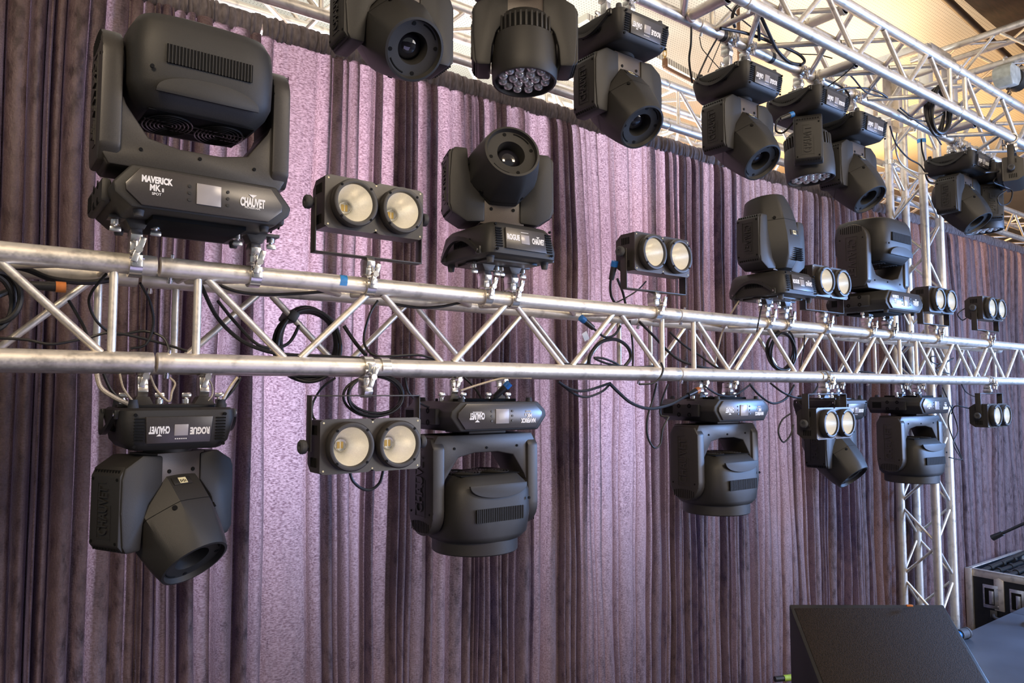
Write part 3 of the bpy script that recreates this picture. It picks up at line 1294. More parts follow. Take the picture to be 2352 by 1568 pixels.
for x, lb in ((.985, 'bright metal saddle over the lower chord above the nearest lower blinder'), (3.36, 'bright metal saddle over the lower chord left of the tower'), (5.32, 'bright metal saddle over the lower chord at the far right')):
    mb = MB()
    g_saddle(mb)
    tag(obj('clamp_saddle', mb, M['chrome'], None, Matrix.Translation((x+.035, YF, ZF))), lb, 'clamp', 'saddles on the lower chord')

# ================================================================== curtains
YC = 2.80
ZTOP = 1.455
ZHEM = -2.06


def pxX(x, Y=YC):
    u = (x-CX)/FPX
    return Y*(.6004+.7997*u)/(.7997-.6004*u)


def pleats(x0, x1, zones, rng):
    "plan line of gathered cloth: fronts of visible width v whose edges tuck back over a hidden overlap o"
    cp = [(x0, 0.)]
    x = x0
    while x < x1:
        for za, zb, v0, orat, a0 in zones:
            if za <= x < zb:
                break
        v = v0*rng.choice((.4, .6, .8, 1.0, 1.3, 1.8))
        o = min(orat*v0*rng.uniform(.4, 1.3), .11)
        a = a0*rng.uniform(.55, 1.25)
        e = x+v
        if rng.random() < .6:
            cp += [(x+.05*v, -.15*a), (x+.16*v, -.68*a), (x+.5*v, -a), (x+.86*v, -.92*a), (e, -.62*a), (e-.35*o, -.36*a), (e-o, -.18*a), (e-.5*o, -.02*a), (e-.04*o, .03*a)]
        else:
            cp += [(x-.04*o, .03*a), (x-.5*o, -.02*a), (x-o*.9, -.20*a)] if False else []
            cp += [(x+.10*v, -.55*a), (x+.35*v, -.95*a), (x+.65*v, -.95*a), (x+.90*v, -.55*a), (e, -.02*a)]
        x = e
    pts = catmull([Vector((p[0], p[1], 0)) for p in cp if p[0] < x1+.02], 4)
    return [(p.x, p.y) for p in pts]


def curtain(label, x0, x1, zones, mat, seed, step=.0045, bottom_in=0.):
    rng = random.Random(seed)
    pl = pleats(x0, x1, zones, rng)
    ph = [rng.uniform(0, 6.28) for _ in range(8)]
    root = empty('velvet_curtain', (x0, YC, ZHEM))
    tag(root, label, 'curtain', 'crushed velvet curtain panels')
    zt = ZTOP-.085
    zs = [zt, zt-.012, zt-.03]+[zt-.06-k*(zt-.06-ZHEM)/40 for k in range(41)]
    V, F = [], []
    n = len(pl)
    for z in zs:
        h = zt-z
        k = min(1, h/.7)
        k2 = min(1, h/.04)
        for x, y in pl:
            x = min(x, x1)
            e = max(0., min(1, (x-x0)/.06, (x1-x)/.06))
            sway = (.013*math.sin(1.1*z+ph[0]+x*4.1)+.006*math.sin(2.6*z+ph[1]+x*9))*k*e
            wob = .030*math.sin(x*2.1+ph[2])+.014*math.sin(x*5.3+ph[3]+z*.5)
            amp = (.45+.2*k2+.35*k)*(1+.15*math.sin(1.7*z+ph[4]+x*7))
            V.append((x+sway-x0, y*amp+wob*k+.003*math.sin(8*z+x*23+ph[5])*k, z-ZHEM))
    for j in range(len(zs)-1):
        for i in range(n-1):
            F.append((j*n+i, j*n+i+1, (j+1)*n+i+1, (j+1)*n+i))
    mb = MB()
    mb.add(V, F)
    obj('hanging_cloth', mb, mat, root, None, None, 0)
    # gathered rod pocket
    V, F = [], []
    hz = [-.092, -.082, -.062, -.045, -.025, -.010, 0]
    n = int((x1-x0)/.0042)
    edges, am = [x0], []
    while edges[-1] < x1:
        edges.append(edges[-1]+rng.uniform(.012, .036))
        am.append(rng.uniform(.006, .020))
    jj = 0
    for j, dz in enumerate(hz):
        puff = [.010, .018, .024, .026, .022, .014, 0][j]
        jj = 0
        for i in range(n):
            x = x0+(x1-x0)*i/(n-1)
            while jj < len(am)-1 and edges[jj+1] < x:
                jj += 1
            f = (x-edges[jj])/(edges[jj+1]-edges[jj])
            r_ = am[jj]*max(0, math.sin(PI*f))**.8*(1.0 if 0 < j < 6 else .55)
            V.append((x-x0+.004*math.sin(40*dz+edges[jj]*90), -puff-r_+.008, ZTOP+dz-ZHEM+(.010*math.sin(edges[jj]*170)*(.6 if j == 6 else .3) if j in (0, 6) else 0)))
    for i in range(n):
        V.append((V[i][0], .03, ZTOP-ZHEM-.004))
    for j in range(len(hz)):
        for i in range(n-1):
            F.append((j*n+i, j*n+i+1, (j+1)*n+i+1, (j+1)*n+i))
    mb = MB()
    mb.add(V, F)
    obj('gathered_header', mb, M['header'], root, None, 'grey gathered rod pocket along the top', 0)


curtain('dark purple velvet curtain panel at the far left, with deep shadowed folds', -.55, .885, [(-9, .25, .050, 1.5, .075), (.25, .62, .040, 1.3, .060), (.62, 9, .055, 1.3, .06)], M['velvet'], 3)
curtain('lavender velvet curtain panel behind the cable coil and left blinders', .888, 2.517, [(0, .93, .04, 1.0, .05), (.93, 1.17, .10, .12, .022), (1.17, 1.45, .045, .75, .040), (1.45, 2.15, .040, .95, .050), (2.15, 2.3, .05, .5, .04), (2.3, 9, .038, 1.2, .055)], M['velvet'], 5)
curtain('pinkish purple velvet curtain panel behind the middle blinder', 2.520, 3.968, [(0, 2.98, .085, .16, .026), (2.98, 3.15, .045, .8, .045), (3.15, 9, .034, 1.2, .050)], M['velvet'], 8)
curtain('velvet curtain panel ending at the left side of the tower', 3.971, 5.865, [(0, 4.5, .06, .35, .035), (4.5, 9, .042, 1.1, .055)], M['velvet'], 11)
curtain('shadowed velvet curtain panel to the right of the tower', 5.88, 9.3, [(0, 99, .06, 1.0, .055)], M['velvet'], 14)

# ================================================================== setting


def struct(name, mb, mat):
    o = obj(name, mb, mat)
    o['kind'] = 'structure'
    return o


mb = MB()
mb.box((9, 1.5, -2.13), (32, 14, .06))
struct('floor', mb, M['floor'])
mb = MB()
mb.box((9, 2.2, 3.12), (32, 11, .06))
struct('ceiling', mb, M['ceiling'])
YW = 6.4
W0, W1, WZ0, WZ1 = -2.5, 4.6, -1.6, 3.0
mb = MB()
mb.box((14.6, YW, .5), (20.0, .14, 5.2))
mb.box((1.05, YW, -1.85), (7.1, .14, .5))
struct('wall_back', mb, M['tan'])
mb = MB()
for x in (W0, W0+1.42, W0+2.84, W0+4.26, W0+5.68, W1):
    mb.box((x, YW, (WZ0+WZ1)/2), (.06, .16, WZ1-WZ0), .004)
for z in (WZ0+.03, 2.2, WZ1-.02):
    mb.box(((W0+W1)/2, YW, z), (W1-W0, .16, .06), .004)
mb.mi = 1
mb.box(((W0+W1)/2, YW+.02, (WZ0+WZ1)/2), (W1-W0-.02, .006, WZ1-WZ0-.02))
mb.mi = 0
struct('window_1', mb, [M['white_frame'], M['pane']])
mb = MB()
mb.box((14.5, YW-.16, 2.62), (19.8, .16, .22), .01)
struct('trim_1', mb, simple('orange_wood', (.42, .15, .035), .5, 0, 6, .1, .4, stretch=(1, 8, 8)))

# wood beam and pipes under the ceiling, upper right
a_, b_ = PZ(2214, 0, 2.72), PZ(2352, 118, 2.72)
mb = MB()
d = (b_-a_).normalized()
nrm = Vector((d.y, -d.x, 0))
L0, L1 = a_-d*4, b_+d*5
mb.loft([[L0+Vector((0, 0, .37)), L0, L0+nrm*.34, L0+nrm*.34+Vector((0, 0, .37))], [L1+Vector((0, 0, .37)), L1, L1+nrm*.34, L1+nrm*.34+Vector((0, 0, .37))]])
struct('trim_2', mb, M['wood'])


def pipe(name, pts, r, mat, label, cat, group=None, smooth=True):
    mb = MB()
    mb.sweep(catmull(pts, 6) if smooth else pts, r, 14)
    return tag(obj(name, mb, mat), label, cat, group)


p0, p1 = PZ(2176, 0, 2.98), PZ(2253, 72, 2.98)
dd = (p1-p0)
pipe('conduit_pipe', [p0-dd*1.5, p0+dd*3.4], .028, M['conduit'], 'dark conduit pipe across the perforated ceiling beside the wood beam', 'pipe', None, False)
# sprinkler drop
s0 = P(1527, 128, 3.3)
s1 = s0+Vector((0, 0, -.07))
r_ = empty('sprinkler_pipe', s1)
tag(r_, 'thin brown sprinkler pipe with an upright head, in the bright gap above the curtain', 'pipe')
mb = MB()
e1 = P(1700, 245, 3.28)
mb.sweep(catmull([Vector((0, 0, .03)), Vector((.004, 0, 0)), Vector((.03, 0, -.014)), (e1-s1)*.5, (e1-s1)], 6), .013, 10)
mb.cyl(e1-s1-Vector((0, 0, .012)), Vector((e1.x-s1.x, e1.y-s1.y, 3.09-s1.z)), .013, n=10)
mb.cyl((0, 0, -.005), (0, 0, .045), .019, n=12)
obj('pipe', mb, M['pipe_brown'], r_)
mb = MB()
for q in (0, PI/2):
    pts = [Vector((.016*math.cos(t)*math.cos(q), .016*math.cos(t)*math.sin(q), .085+.022*math.sin(t))) for t in [k*2*PI/18 for k in range(18)]]
    mb.sweep(pts, .003, 6, True)
mb.cyl((0, 0, .045), (0, 0, .066), .008, n=10)
mb.cyl((0, 0, .106), (0, 0, .109), .015, n=14)
obj('sprinkler_head', mb, simple('brass', (.5, .33, .12), .35, .8, 30), r_)
# perforated batten
mb = MB()
q0, q1 = P(1530, 155, 3.9), P(1640, 215, 3.9)
q0, q1 = q0+(q0-q1)*1.5, q1+(q1-q0)*2.5
mb.loft([[p+Vector(o_) for o_ in ((0, -.05, 0), (0, .05, 0), (0, .05, .05), (0, -.05, .05))] for p in (q0, q1)])
tag(obj('ceiling_batten', mb, M['ceiling']), 'yellow perforated batten in the bright gap right of the third hanging head', 'batten')

# ================================================================== stage decks
for i, x in enumerate((1.19, 3.195, 5.2, 7.205)):
    r_ = empty('stage_deck', (x, 1.22, -2.1))
    tag(r_, ['grey stage deck panel at far left under the frame', 'grey stage deck panel under the black floor monitor', 'grey stage deck panel at the lower right, nearer the monitor than the seam', 'grey stage deck panel in the lower right corner beyond the seam'][i], 'stage deck', 'grey stage deck panels')
    mb = MB()
    mb.box((0, 0, .47), (1.998, 1.996, .06), .003)
    obj('deck_top', mb, M['deck'], r_)
    for sx in (-1, 1):
        for sy in (-1, 1):
            part('leg', 'deck_leg', lambda m_: m_.cyl((0, 0, 0), (0, 0, .44), .024, n=14), M['alu_end'], r_, Matrix.Translation((sx*.93, sy*.93, 0)))

# ================================================================== floor monitor
ZM = -1.02
A, B = PZ(1812, 1387, ZM), PZ(2167, 1387.5, ZM)
fwd = Vector((math.sin(YAW), math.cos(YAW), 0))
mid = (A+B)/2
w = (B-A).length
ax = (B-A).normalized()
Tm = Matrix.Translation((mid.x, mid.y, -1.6)) @ Matrix((( ax.x, -ax.y, 0, 0), (ax.y, ax.x, 0, 0), (0, 0, 1, 0), (0, 0, 0, 1)))
r_ = empty('floor_monitor', T=Tm)
tag(r_, 'black wedge-shaped floor monitor on the deck, its grille facing the viewer', 'speaker')
h = ZM+1.6
sl = math.tan(R(35.5))
pr = [(0, h), (-.045, h), (-.60, h-.555*sl), (-.62, h-.555*sl-.05), (-.62, 0), (0, 0)]
pr = [(0, h), (-.57, h-.57*sl), (-.59, h-.57*sl-.04), (-.59, 0), (0, 0)]
mb = MB()
mb.prism([(b_, c_) for b_, c_ in pr], 'x', -w/2, w/2, .007)
obj('cabinet', mb, M['plastic2'], r_)
mb = MB()
pr2 = [(-.022, h-.022*sl+.0045), (-.555, h-.555*sl+.0045), (-.555, h-.555*sl-.01), (-.022, h-.022*sl-.01)]
mb.prism(pr2, 'x', -w/2+.018, w/2-.018, .002)
obj('grille', mb, M['grille'], r_, None, 'brown-black perforated grille')
mb = MB()
mb.box((.19, -.035, h+.004), (.03, .012, .008), .002)
obj('cable_tie', mb, M['orange'], r_, None, 'small orange tag at the top edge')
mb = MB()
mb.box((-w/2-.001, -.24, .23), (.004, .13, .06), .002)
obj('side_handle', mb, M['void'], r_)

# ================================================================== road case
K = P(2226, 1303, 2.70)
r_ = empty('road_case', (K.x, 2.25, -2.1))
tag(r_, 'open black road case with aluminium edges behind the deck at the right edge', 'road case')
cw, cd, ch = 1.1, .45, K.z+2.1
mb = MB()
for c, s in (((cw/2, cd/2, .06), (cw-.02, cd-.02, .04)), ((.010, cd/2, ch/2+.04), (.012, cd-.02, ch-.09)), ((cw-.01, cd/2, ch/2+.04), (.012, cd-.02, ch-.09)), ((cw/2, .01, ch/2+.04), (cw-.02, .012, ch-.09)), ((cw/2, cd-.01, ch/2+.04), (cw-.02, .012, ch-.09))):
    mb.box(c, s)
obj('box_body', mb, M['laminate'], r_)
mb = MB()
for z, hh in ((ch-.03, .06), (.06, .05)):
    mb.box((cw/2, 0, z), (cw, .012, hh), .002)
    mb.box((cw/2, cd, z), (cw, .012, hh), .002)
    mb.box((0, cd/2, z), (.012, cd, hh), .002)
    mb.box((cw, cd/2, z), (.012, cd, hh), .002)
mb.box((0, cd/2, ch-.002), (.034, cd, .008), .002)
mb.box((cw, cd/2, ch-.002), (.034, cd, .008), .002)
mb.box((cw/2, cd, ch-.002), (cw, .034, .008), .002)
mb.box((cw/2, 0, ch-.002), (cw, .034, .008), .002)
for xx in (0, cw):
    for yy in (0, cd):
        mb.box((xx, yy, ch/2+.03), (.05, .05, ch-.06), .003)
obj('edge_trim', mb, M['alu'], r_, None, 'aluminium edge trim')
for yy in (.295, .105):
    mb = MB()
    mb.box((-.006, yy, ch-.20), (.010, .115, .185), .004)
    mb.mi = 1
    mb.box((-.0115, yy+.008, ch-.20), (.003, .070, .130), .002)
    mb.mi = 0
    mb.box((-.015, yy-.006, ch-.205), (.006, .034, .105), .003)
    for q in range(4):
        for s in (-1, 1):
            mb.cyl((-.012, yy+s*.050, ch-.27+q*.046), (-.014, yy+s*.050, ch-.27+q*.046), .005, n=8)
    obj('recessed_latch', mb, [M['chrome'], M['void']], r_, None, 'chrome recessed butterfly latch')
mb = MB()
mb.prism([(.20, ch-.06), (.235, ch-.045), (.27, ch-.06), (.27, ch-.30), (.20, ch-.30)], 'x', -.010, .002, .001)
obj('hinge_strip', mb, M['alu'], r_)
mb = MB()
mb.sweep(catmull([(-.012, .13, ch-.335), (-.045, .15, ch-.35), (-.05, .21, ch-.355), (-.045, .26, ch-.35), (-.012, .28, ch-.335)], 6), .012, 10)
for yy in (.13, .28):
    mb.box((-.008, yy, ch-.335), (.01, .05, .06), .004)
obj('spring_handle', mb, M['rubber'], r_)
for i in range(6):
    mb = MB()
    yy = .06+i*.065
    z = ch-.05+.012*(i % 3)
    mb.cyl((K.x+.05+.02*(i % 2), 2.25+yy, -2.1+z), (K.x+cw-.06, 2.25+yy+.015*((i % 3)-1), -2.1+z+.025*(i % 2)), .019, n=12)
    for k in range(3):
        mb.cyl((K.x+.22+.25*k, 2.25+yy+.001, -2.1+z+.003), (K.x+.26+.25*k, 2.25+yy+.001, -2.1+z+.003), .026, n=12)
    tag(obj('folded_stand', mb, M['plastic2']), 'black folded stand lying in the open road case', 'stand', 'stands packed in the road case')

# microphone boom
b0, b1 = P(2288, 1231, 2.22), P(2400, 1180, 1.9)
r_ = empty('microphone_boom', b0)
tag(r_, 'black microphone boom entering from the right edge above the road case', 'microphone stand')
mb = MB()
mb.cyl((0, 0, 0), b1-b0, .009, .012, 10)
obj('boom_arm', mb, M['plastic2'], r_)
mb = MB()
dirn = (b1-b0).normalized()
mb.cyl(-dirn*.03, dirn*.055, .022, .017, 12)
obj('clip_end', mb, M['plastic2'], r_)
mb = MB()
foot_xy = Vector((b1.x+.05, b1.y))
mb.cyl(b1-b0, Vector((b1.x-b0.x+.05, b1.y-b0.y, -1.6-b0.z+.03)), .012, n=10)
obj('upright_pole', mb, M['plastic2'], r_)
mb = MB()
fb = Vector((b1.x-b0.x+.05, b1.y-b0.y, -1.6-b0.z))
mb.cyl(fb, fb+Vector((0, 0, .03)), .16, .15, 28)
obj('round_base', mb, M['plastic2'], r_)

# connector lying at the foot of the tower, and one at the lower edge
c0 = P(2206, 1440, 2.18)
mb = MB()
mb.cyl((c0.x-.02, c0.y, -1.565), (c0.x+.05, c0.y-.01, -1.565), .033, n=14)
mb.cyl((c0.x+.05, c0.y-.01, -1.565), (c0.x+.065, c0.y-.012, -1.565), .036, n=14)
mb.mi = 1
mb.cyl((c0.x-.045, c0.y+.004, -1.565), (c0.x-.02, c0.y, -1.565), .024, n=14)
tag(obj('power_connector', mb, [M['rubber'], M['blue']]), 'grey and blue cable connector on the deck by the monitor', 'connector')

g0 = PZ(1800, 1558, -1.585)
mb = MB()
mb.cyl((g0.x, g0.y, -1.583), (g0.x+.045, g0.y-.02, -1.583), .017, n=12)
mb.mi = 1
mb.cyl((g0.x-.05, g0.y+.022, -1.583), (g0.x, g0.y, -1.583), .015, n=12)
mb.mi = 0
tag(obj('data_connector', mb, [M['yellow'], M['plastic2']]), 'yellow-green cable connector on the deck left of the floor monitor', 'connector')
q0 = P(2036, 372, 2.66)
tc_ = empty('tube_clamp', T=Matrix.Translation((5.53, 2.66, q0.z)) @ rot('Y', 90) @ rot('Z', 0))
tag(tc_, 'bright swivel clamp on a rear tube of the tower', 'clamp')
mb = MB()
mb.T = Matrix.Scale(1.16, 4)
g_clamp(mb)
obj('coupler', mb, M['chrome'], tc_)
mb = MB()
mb.T = Matrix.Scale(1.16, 4)
g_wing(mb)
obj('wing_nut', mb, M['chrome'], tc_)
tw = bpy.data.objects['truss_tower']
part('tape_band', 'tower_tape', lambda mb: mb.lathe([(.0287, -.014), (.0294, -.014), (.0294, .014), (.0287, .014)], 24, None, False, False), M['tape_blue'], tw, Matrix.Translation((0, 0, P(2074, 306, 2.42).z+2.10)), 'blue tape band')

# chain hoist
h0 = P(2312, 176, 1.98)
r_ = empty('chain_hoist', h0)
tag(r_, 'grey chain hoist hanging under the higher cross truss', 'hoist')
mb = MB()
mb.prism([(-.10, .03), (-.06, .07), (.08, .07), (.11, .0), (.05, -.07), (-.05, -.085), (-.10, -.03)], 'y', -.06, .06, .012)
obj('motor_body', mb, simple('pale_grey_enamel', (.42, .46, .44), .4, 0, 20, .1), r_)
mb = MB()
mb.cyl((.09, 0, .01), (.20, 0, .01), .075, .07, 20)
obj('motor_can', mb, M['plastic2'], r_)
mb = MB()
mb.sweep([Vector((0, 0, .06)), Vector((0, 0, .07))]+[Vector((.034*math.sin(t), 0, .108-.034*math.cos(t))) for t in [k*.3 for k in range(17)]], .009, 8)
obj('hook', mb, M['chrome'], r_)
mb = MB()
pts = catmull([Vector((.02, 0, -.08)), Vector((-.02, -.02, -.18)), Vector((-.16, -.04, -.21)), Vector((-.26, 0, -.16)), Vector((-.20, .03, -.10))], 6)
for k in range(len(pts)-1):
    p, q = pts[k], pts[k+1]
    dq = (q-p)
    Q = Matrix.Translation((p+q)/2) @ dq.to_track_quat('X', 'Z').to_matrix().to_4x4() @ rot('X', 90*(k % 2))
    ring = []
    for t in range(12):
        an = t*2*PI/12
        ring.append(Q @ Vector((dq.length*.72*math.cos(an), .012*math.sin(an), 0)))
    mb.sweep(ring, .0036, 6, True)
obj('chain', mb, simple('dark_chain_steel', (.12, .09, .07), .4, .7, 40), r_)


# ================================================================== cables
def cable(label, pts, r=.0045, mat='cable', group='cables on the lighting trusses', name='cable', plug=None):
    "pts: photo pixel + depth"
    w_ = [P(*p) for p in pts]
    mb = MB()
    mb.sweep(catmull(w_, 7), r, 8)
    if plug:
        root = empty(name, w_[0])
        o_ = MB()
        o_.V, o_.F, o_.I = [tuple(Vector(v)-w_[0]) for v in mb.V], mb.F, mb.I
        obj('cord', o_, M[mat], root)
        pm = MB()
        d_ = (w_[0]-w_[1]).normalized()
        pm.cyl(-d_*.035, d_*.025, .0105, .013, 12)
        obj('plug_body', pm, M['plastic2'], root)
        pm = MB()
        pm.cyl(d_*.018, d_*.040, .0138, n=12)
        obj('plug_collar', pm, M[plug], root, None, plug+' collar')
        return tag(root, label, 'cable', group)
    return tag(obj(name, mb, M[mat]), label, 'cable', group)


def coil(label, x, y, Y, rx, ry, turns, r=.006, strap=None, seed=1):
    rng = random.Random(seed)
    c = P(x, y, Y)
    root = empty('cable_coil', c)
    tag(root, label, 'cable coil', 'coiled cables on the front truss')
    for k in range(turns):
        pts = []
        a0, a1, a2 = rng.uniform(-.008, .008), rng.uniform(.92, 1.08), rng.uniform(.92, 1.06)
        for i in range(40):
            t = 2*PI*i/40
            q = P(x+rx*a1*math.cos(t), y-ry*a2*math.sin(t), Y)-c
            pts.append(q+Vector((a0, (k-turns/2)*r*1.5+.006*math.sin(t*2+k), a0)))
        mb = MB()
        mb.sweep(pts, r, 8, True)
        obj('loop', mb, M['cable'], root)
    if strap:
        q = P(strap[0], strap[1], Y)-c
        mb = MB()
        mb.box(q, (.030, turns*r*2.2+.01, .036), .006, rot('Y', 30))
        obj('strap', mb, M['tape_black'], root)


coil('thick black cable coil strapped to a brace left of centre', 706, 790, 2.27, 68, 80, 6, .0062, (664, 728))
coil('black cable coil cut off by the left edge, inside the truss', -14, 690, 2.14, 48, 62, 4, .007, None, 2)
coil('black cable coil hanging behind the nearest lower blinder', 862, 905, 2.20, 62, 48, 3, .0045, None, 3)
coil('black cable coil inside the truss under the upward-pointing spot', 1795, 805, 2.20, 30, 44, 4, .005, None, 4)
coil('black cable coil in the overhead truss corner by the tower', 2152, 255, 1.79, 20, 52, 4, .008, None, 5)
cable('black cable under the rear upper chord at the left, with an orange plug end', [(108, 657, 2.15), (60, 654, 2.15), (20, 668, 2.14), (-30, 690, 2.12)], .0075, plug='orange')
cable('thick black cable along the rear upper chord at the left edge', [(-20, 600, 2.19), (60, 618, 2.19), (120, 640, 2.19), (200, 648, 2.19), (270, 640, 2.19)], .0075)
cable('black cable sagging along the rear chord above the coil', [(490, 648, 2.19), (540, 668, 2.19), (600, 676, 2.19), (680, 674, 2.19), (760, 668, 2.19), (800, 664, 2.19)], .005)
cable('thick black cable sagging to the left of the strapped coil', [(462, 655, 2.2), (500, 730, 2.18), (560, 785, 2.16), (640, 812, 2.14), (740, 818, 2.13), (850, 824, 2.13), (1000, 828, 2.13)], .006)
cable('second black cable slanting toward the strapped coil', [(500, 690, 2.2), (545, 745, 2.18), (600, 795, 2.16), (660, 790, 2.2), (690, 740, 2.24)], .005)
cable('thin black cable looping around the leftmost upright braces', [(245, 628, 2.03), (212, 668, 2.06), (205, 700, 2.1), (226, 742, 2.12), (268, 768, 2.14), (330, 760, 2.14), (375, 775, 2.12), (390, 808, 2.1)], .0035)
cable('thin black cable hanging between the leftmost upright braces', [(322, 650, 2.05), (345, 695, 2.1), (352, 745, 2.12), (335, 790, 2.12), (300, 800, 2.12)], .0035)
cable('thin black cable across the lower left bay', [(-10, 776, 2.14), (60, 780, 2.14), (120, 790, 2.13), (200, 776, 2.13), (260, 764, 2.12), (360, 785, 2.12), (430, 806, 2.1)], .0035)
cable('black cable slanting behind the left diagonal brace', [(158, 690, 2.2), (190, 745, 2.18), (210, 790, 2.14), (240, 806, 2.12)], .004)
cable('slanting black cable right of the strapped coil', [(790, 748, 2.24), (815, 785, 2.22), (840, 815, 2.16)], .0065)
cable('black cable dropping behind the clamp of the left blinder', [(868, 690, 2.15), (850, 720, 2.15), (836, 770, 2.14), (842, 800, 2.12), (872, 818, 2.1), (960, 815, 2.1), (1010, 828, 2.1)], .004)
cable('black cable under the rear chord below the spot facing the viewer', [(905, 698, 2.19), (960, 706, 2.18), (1010, 704, 2.18), (1060, 694, 2.19)], .005)
cable('pale rope tail left of the spot hanging at the left', [(222, 858, 2.2), (232, 890, 2.2), (262, 912, 2.2), (300, 930, 2.2)], .006, 'cable_pale')
cable('thin pale rope left of the clamps of the spot hanging at the left', [(275, 858, 2.22), (283, 890, 2.22), (300, 915, 2.22), (312, 928, 2.22)], .003, 'cable_pale')
cable('thin pale rope between the clamps of the spot hanging at the left', [(345, 862, 2.22), (360, 895, 2.22), (388, 922, 2.22), (395, 900, 2.22), (402, 880, 2.22), (388, 866, 2.22)], .003, 'cable_pale')
cable('thin pale rope curving right of the clamps of the spot hanging at the left', [(466, 858, 2.22), (485, 880, 2.22), (488, 905, 2.22), (478, 920, 2.22)], .0025, 'cable_pale')
cable('slanting pale rope tail right of the spot hanging at the left', [(546, 866, 2.22), (528, 890, 2.22), (505, 932, 2.2)], .0045, 'cable_pale')
cable('slanting black cable beside the pale rope tail at the left', [(553, 866, 2.23), (535, 895, 2.23), (495, 940, 2.23)], .0045)
cable('thin black cable left of the pale rope tail at the left', [(238, 858, 2.22), (255, 895, 2.22), (285, 925, 2.22)], .004)
cable('black cable loop drooping under the nearest lower blinder', [(802, 1076, 2.03), (810, 1103, 2.03), (830, 1121, 2.03), (852, 1124, 2.03), (872, 1108, 2.03), (881, 1076, 2.03)], .0045)
cable('black cable curving into the back of the nearest lower blinder', [(770, 868, 2.1), (740, 890, 2.1), (719, 925, 2.1), (718, 955, 2.08), (735, 975, 2.05)], .0035)
cable('thin black cable from the coil to the next head below the truss', [(930, 866, 2.2), (938, 900, 2.2), (960, 922, 2.2), (985, 935, 2.2)], .004)
cable('blue-collared power plug over the large head beside the lower left blinder', [(1152, 897, 2.12), (1128, 920, 2.14), (1115, 928, 2.15), (1090, 890, 2.2), (1066, 866, 2.2)], .004, plug='blue')
cable('yellow-brown cable slanting above the large head beside the lower left blinder', [(1058, 897, 2.16), (1100, 883, 2.16), (1160, 868, 2.16), (1220, 868, 2.16)], .004, 'cable_pale')
cable('blue-collared plug lying on a brace at the middle of the truss', [(1349, 742, 2.18), (1368, 758, 2.18), (1390, 774, 2.2), (1412, 768, 2.2), (1425, 748, 2.2)], .005, plug='blue')
cable('thick black cable arch standing in the middle bay', [(1352, 840, 2.2), (1356, 815, 2.2), (1378, 787, 2.2), (1412, 779, 2.2), (1440, 795, 2.2), (1449, 820, 2.2), (1434, 842, 2.2)], .0075)
cable('small black cable tangle on the lower chord in the middle bay', [(1290, 835, 2.12), (1350, 838, 2.12), (1420, 840, 2.12), (1390, 824, 2.12), (1365, 822, 2.12), (1400, 836, 2.12), (1460, 843, 2.12), (1520, 838, 2.12)], .0045)
cable('black cable hooked over the lower chord at the centre joint', [(1518, 832, 1.96), (1523, 848, 1.955), (1515, 868, 1.955), (1497, 880, 1.965), (1468, 882, 1.98)], .004)
cable('two-strand cable sagging below the lower chord left of the centre joint', [(1282, 876, 2.05), (1310, 893, 2.05), (1345, 897, 2.05), (1400, 880, 2.05)], .005)
cable('lower cable loop sagging below the lower chord left of the centre joint', [(1284, 878, 2.07), (1320, 905, 2.07), (1350, 911, 2.07), (1384, 898, 2.07), (1402, 880, 2.07)], .0045)
cable('long black cable swagging to the orange plug at the centre', [(1592, 901, 2.12), (1572, 911, 2.12), (1535, 930, 2.12), (1490, 938, 2.1), (1450, 925, 2.08), (1420, 900, 2.07), (1400, 880, 2.06)], .0065, plug='orange')
cable('long hanging cable loop left of the head hanging at the centre', [(1508, 880, 2.1), (1500, 915, 2.1), (1487, 960, 2.1), (1487, 1000, 2.1), (1501, 1027, 2.1), (1516, 1020, 2.1), (1522, 985, 2.1), (1536, 957, 2.1)], .0042)
cable('short hanging cable beside the long loop at the centre', [(1534, 882, 2.14), (1520, 920, 2.14), (1517, 952, 2.14), (1536, 956, 2.12)], .0042)
cable('thick black cable slanting through the bay left of the centre joint', [(1468, 738, 2.18), (1500, 770, 2.16), (1530, 802, 2.14), (1560, 826, 2.12), (1600, 840, 2.1), (1660, 852, 2.1)], .006)
cable('black cable slanting through the bay right of the centre joint', [(1538, 762, 2.2), (1570, 792, 2.18), (1610, 818, 2.16), (1650, 845, 2.12), (1700, 852, 2.1)], .005)
cable('black cable dropping past the clamp of the middle blinder', [(1446, 735, 2.15), (1452, 780, 2.15), (1454, 815, 2.14), (1453, 842, 2.12)], .004)
cable('blue-plugged black cable behind the middle blinder', [(1408, 622, 2.06), (1402, 650, 2.08), (1404, 680, 2.1), (1416, 700, 2.1)], .005, plug='blue')
cable('thin black cable under the middle blinder', [(1418, 640, 2.08), (1430, 670, 2.1), (1437, 700, 2.1)], .005)
cable('thin black cable crossing under the middle blinder', [(1484, 646, 2.06), (1462, 668, 2.06), (1425, 690, 2.06), (1395, 702, 2.06)], .003)
cable('pale rope pair hanging from the upright spot', [(1698, 690, 2.1), (1684, 712, 2.12), (1672, 735, 2.16), (1655, 775, 2.2), (1641, 842, 2.2)], .004, 'cable_pale')
cable('black cable slanting down from the upright spot', [(1750, 700, 2.0), (1742, 740, 1.95), (1732, 785, 2.08), (1700, 840, 2.1)], .0035)
cable('thin black cable crossing the bay right of the upright spot', [(1848, 770, 2.0), (1846, 800, 2.05), (1838, 850, 2.08)], .003)
cable('black cable swag below the truss left of the lower middle blinder', [(1722, 882, 2.15), (1745, 908, 2.15), (1775, 926, 2.15), (1805, 915, 2.15), (1824, 884, 2.15)], .0055)
cable('black double swag below the truss at the lower middle blinder', [(1770, 880, 2.14), (1800, 902, 2.14), (1835, 914, 2.14), (1865, 905, 2.12), (1880, 884, 2.12)], .005)
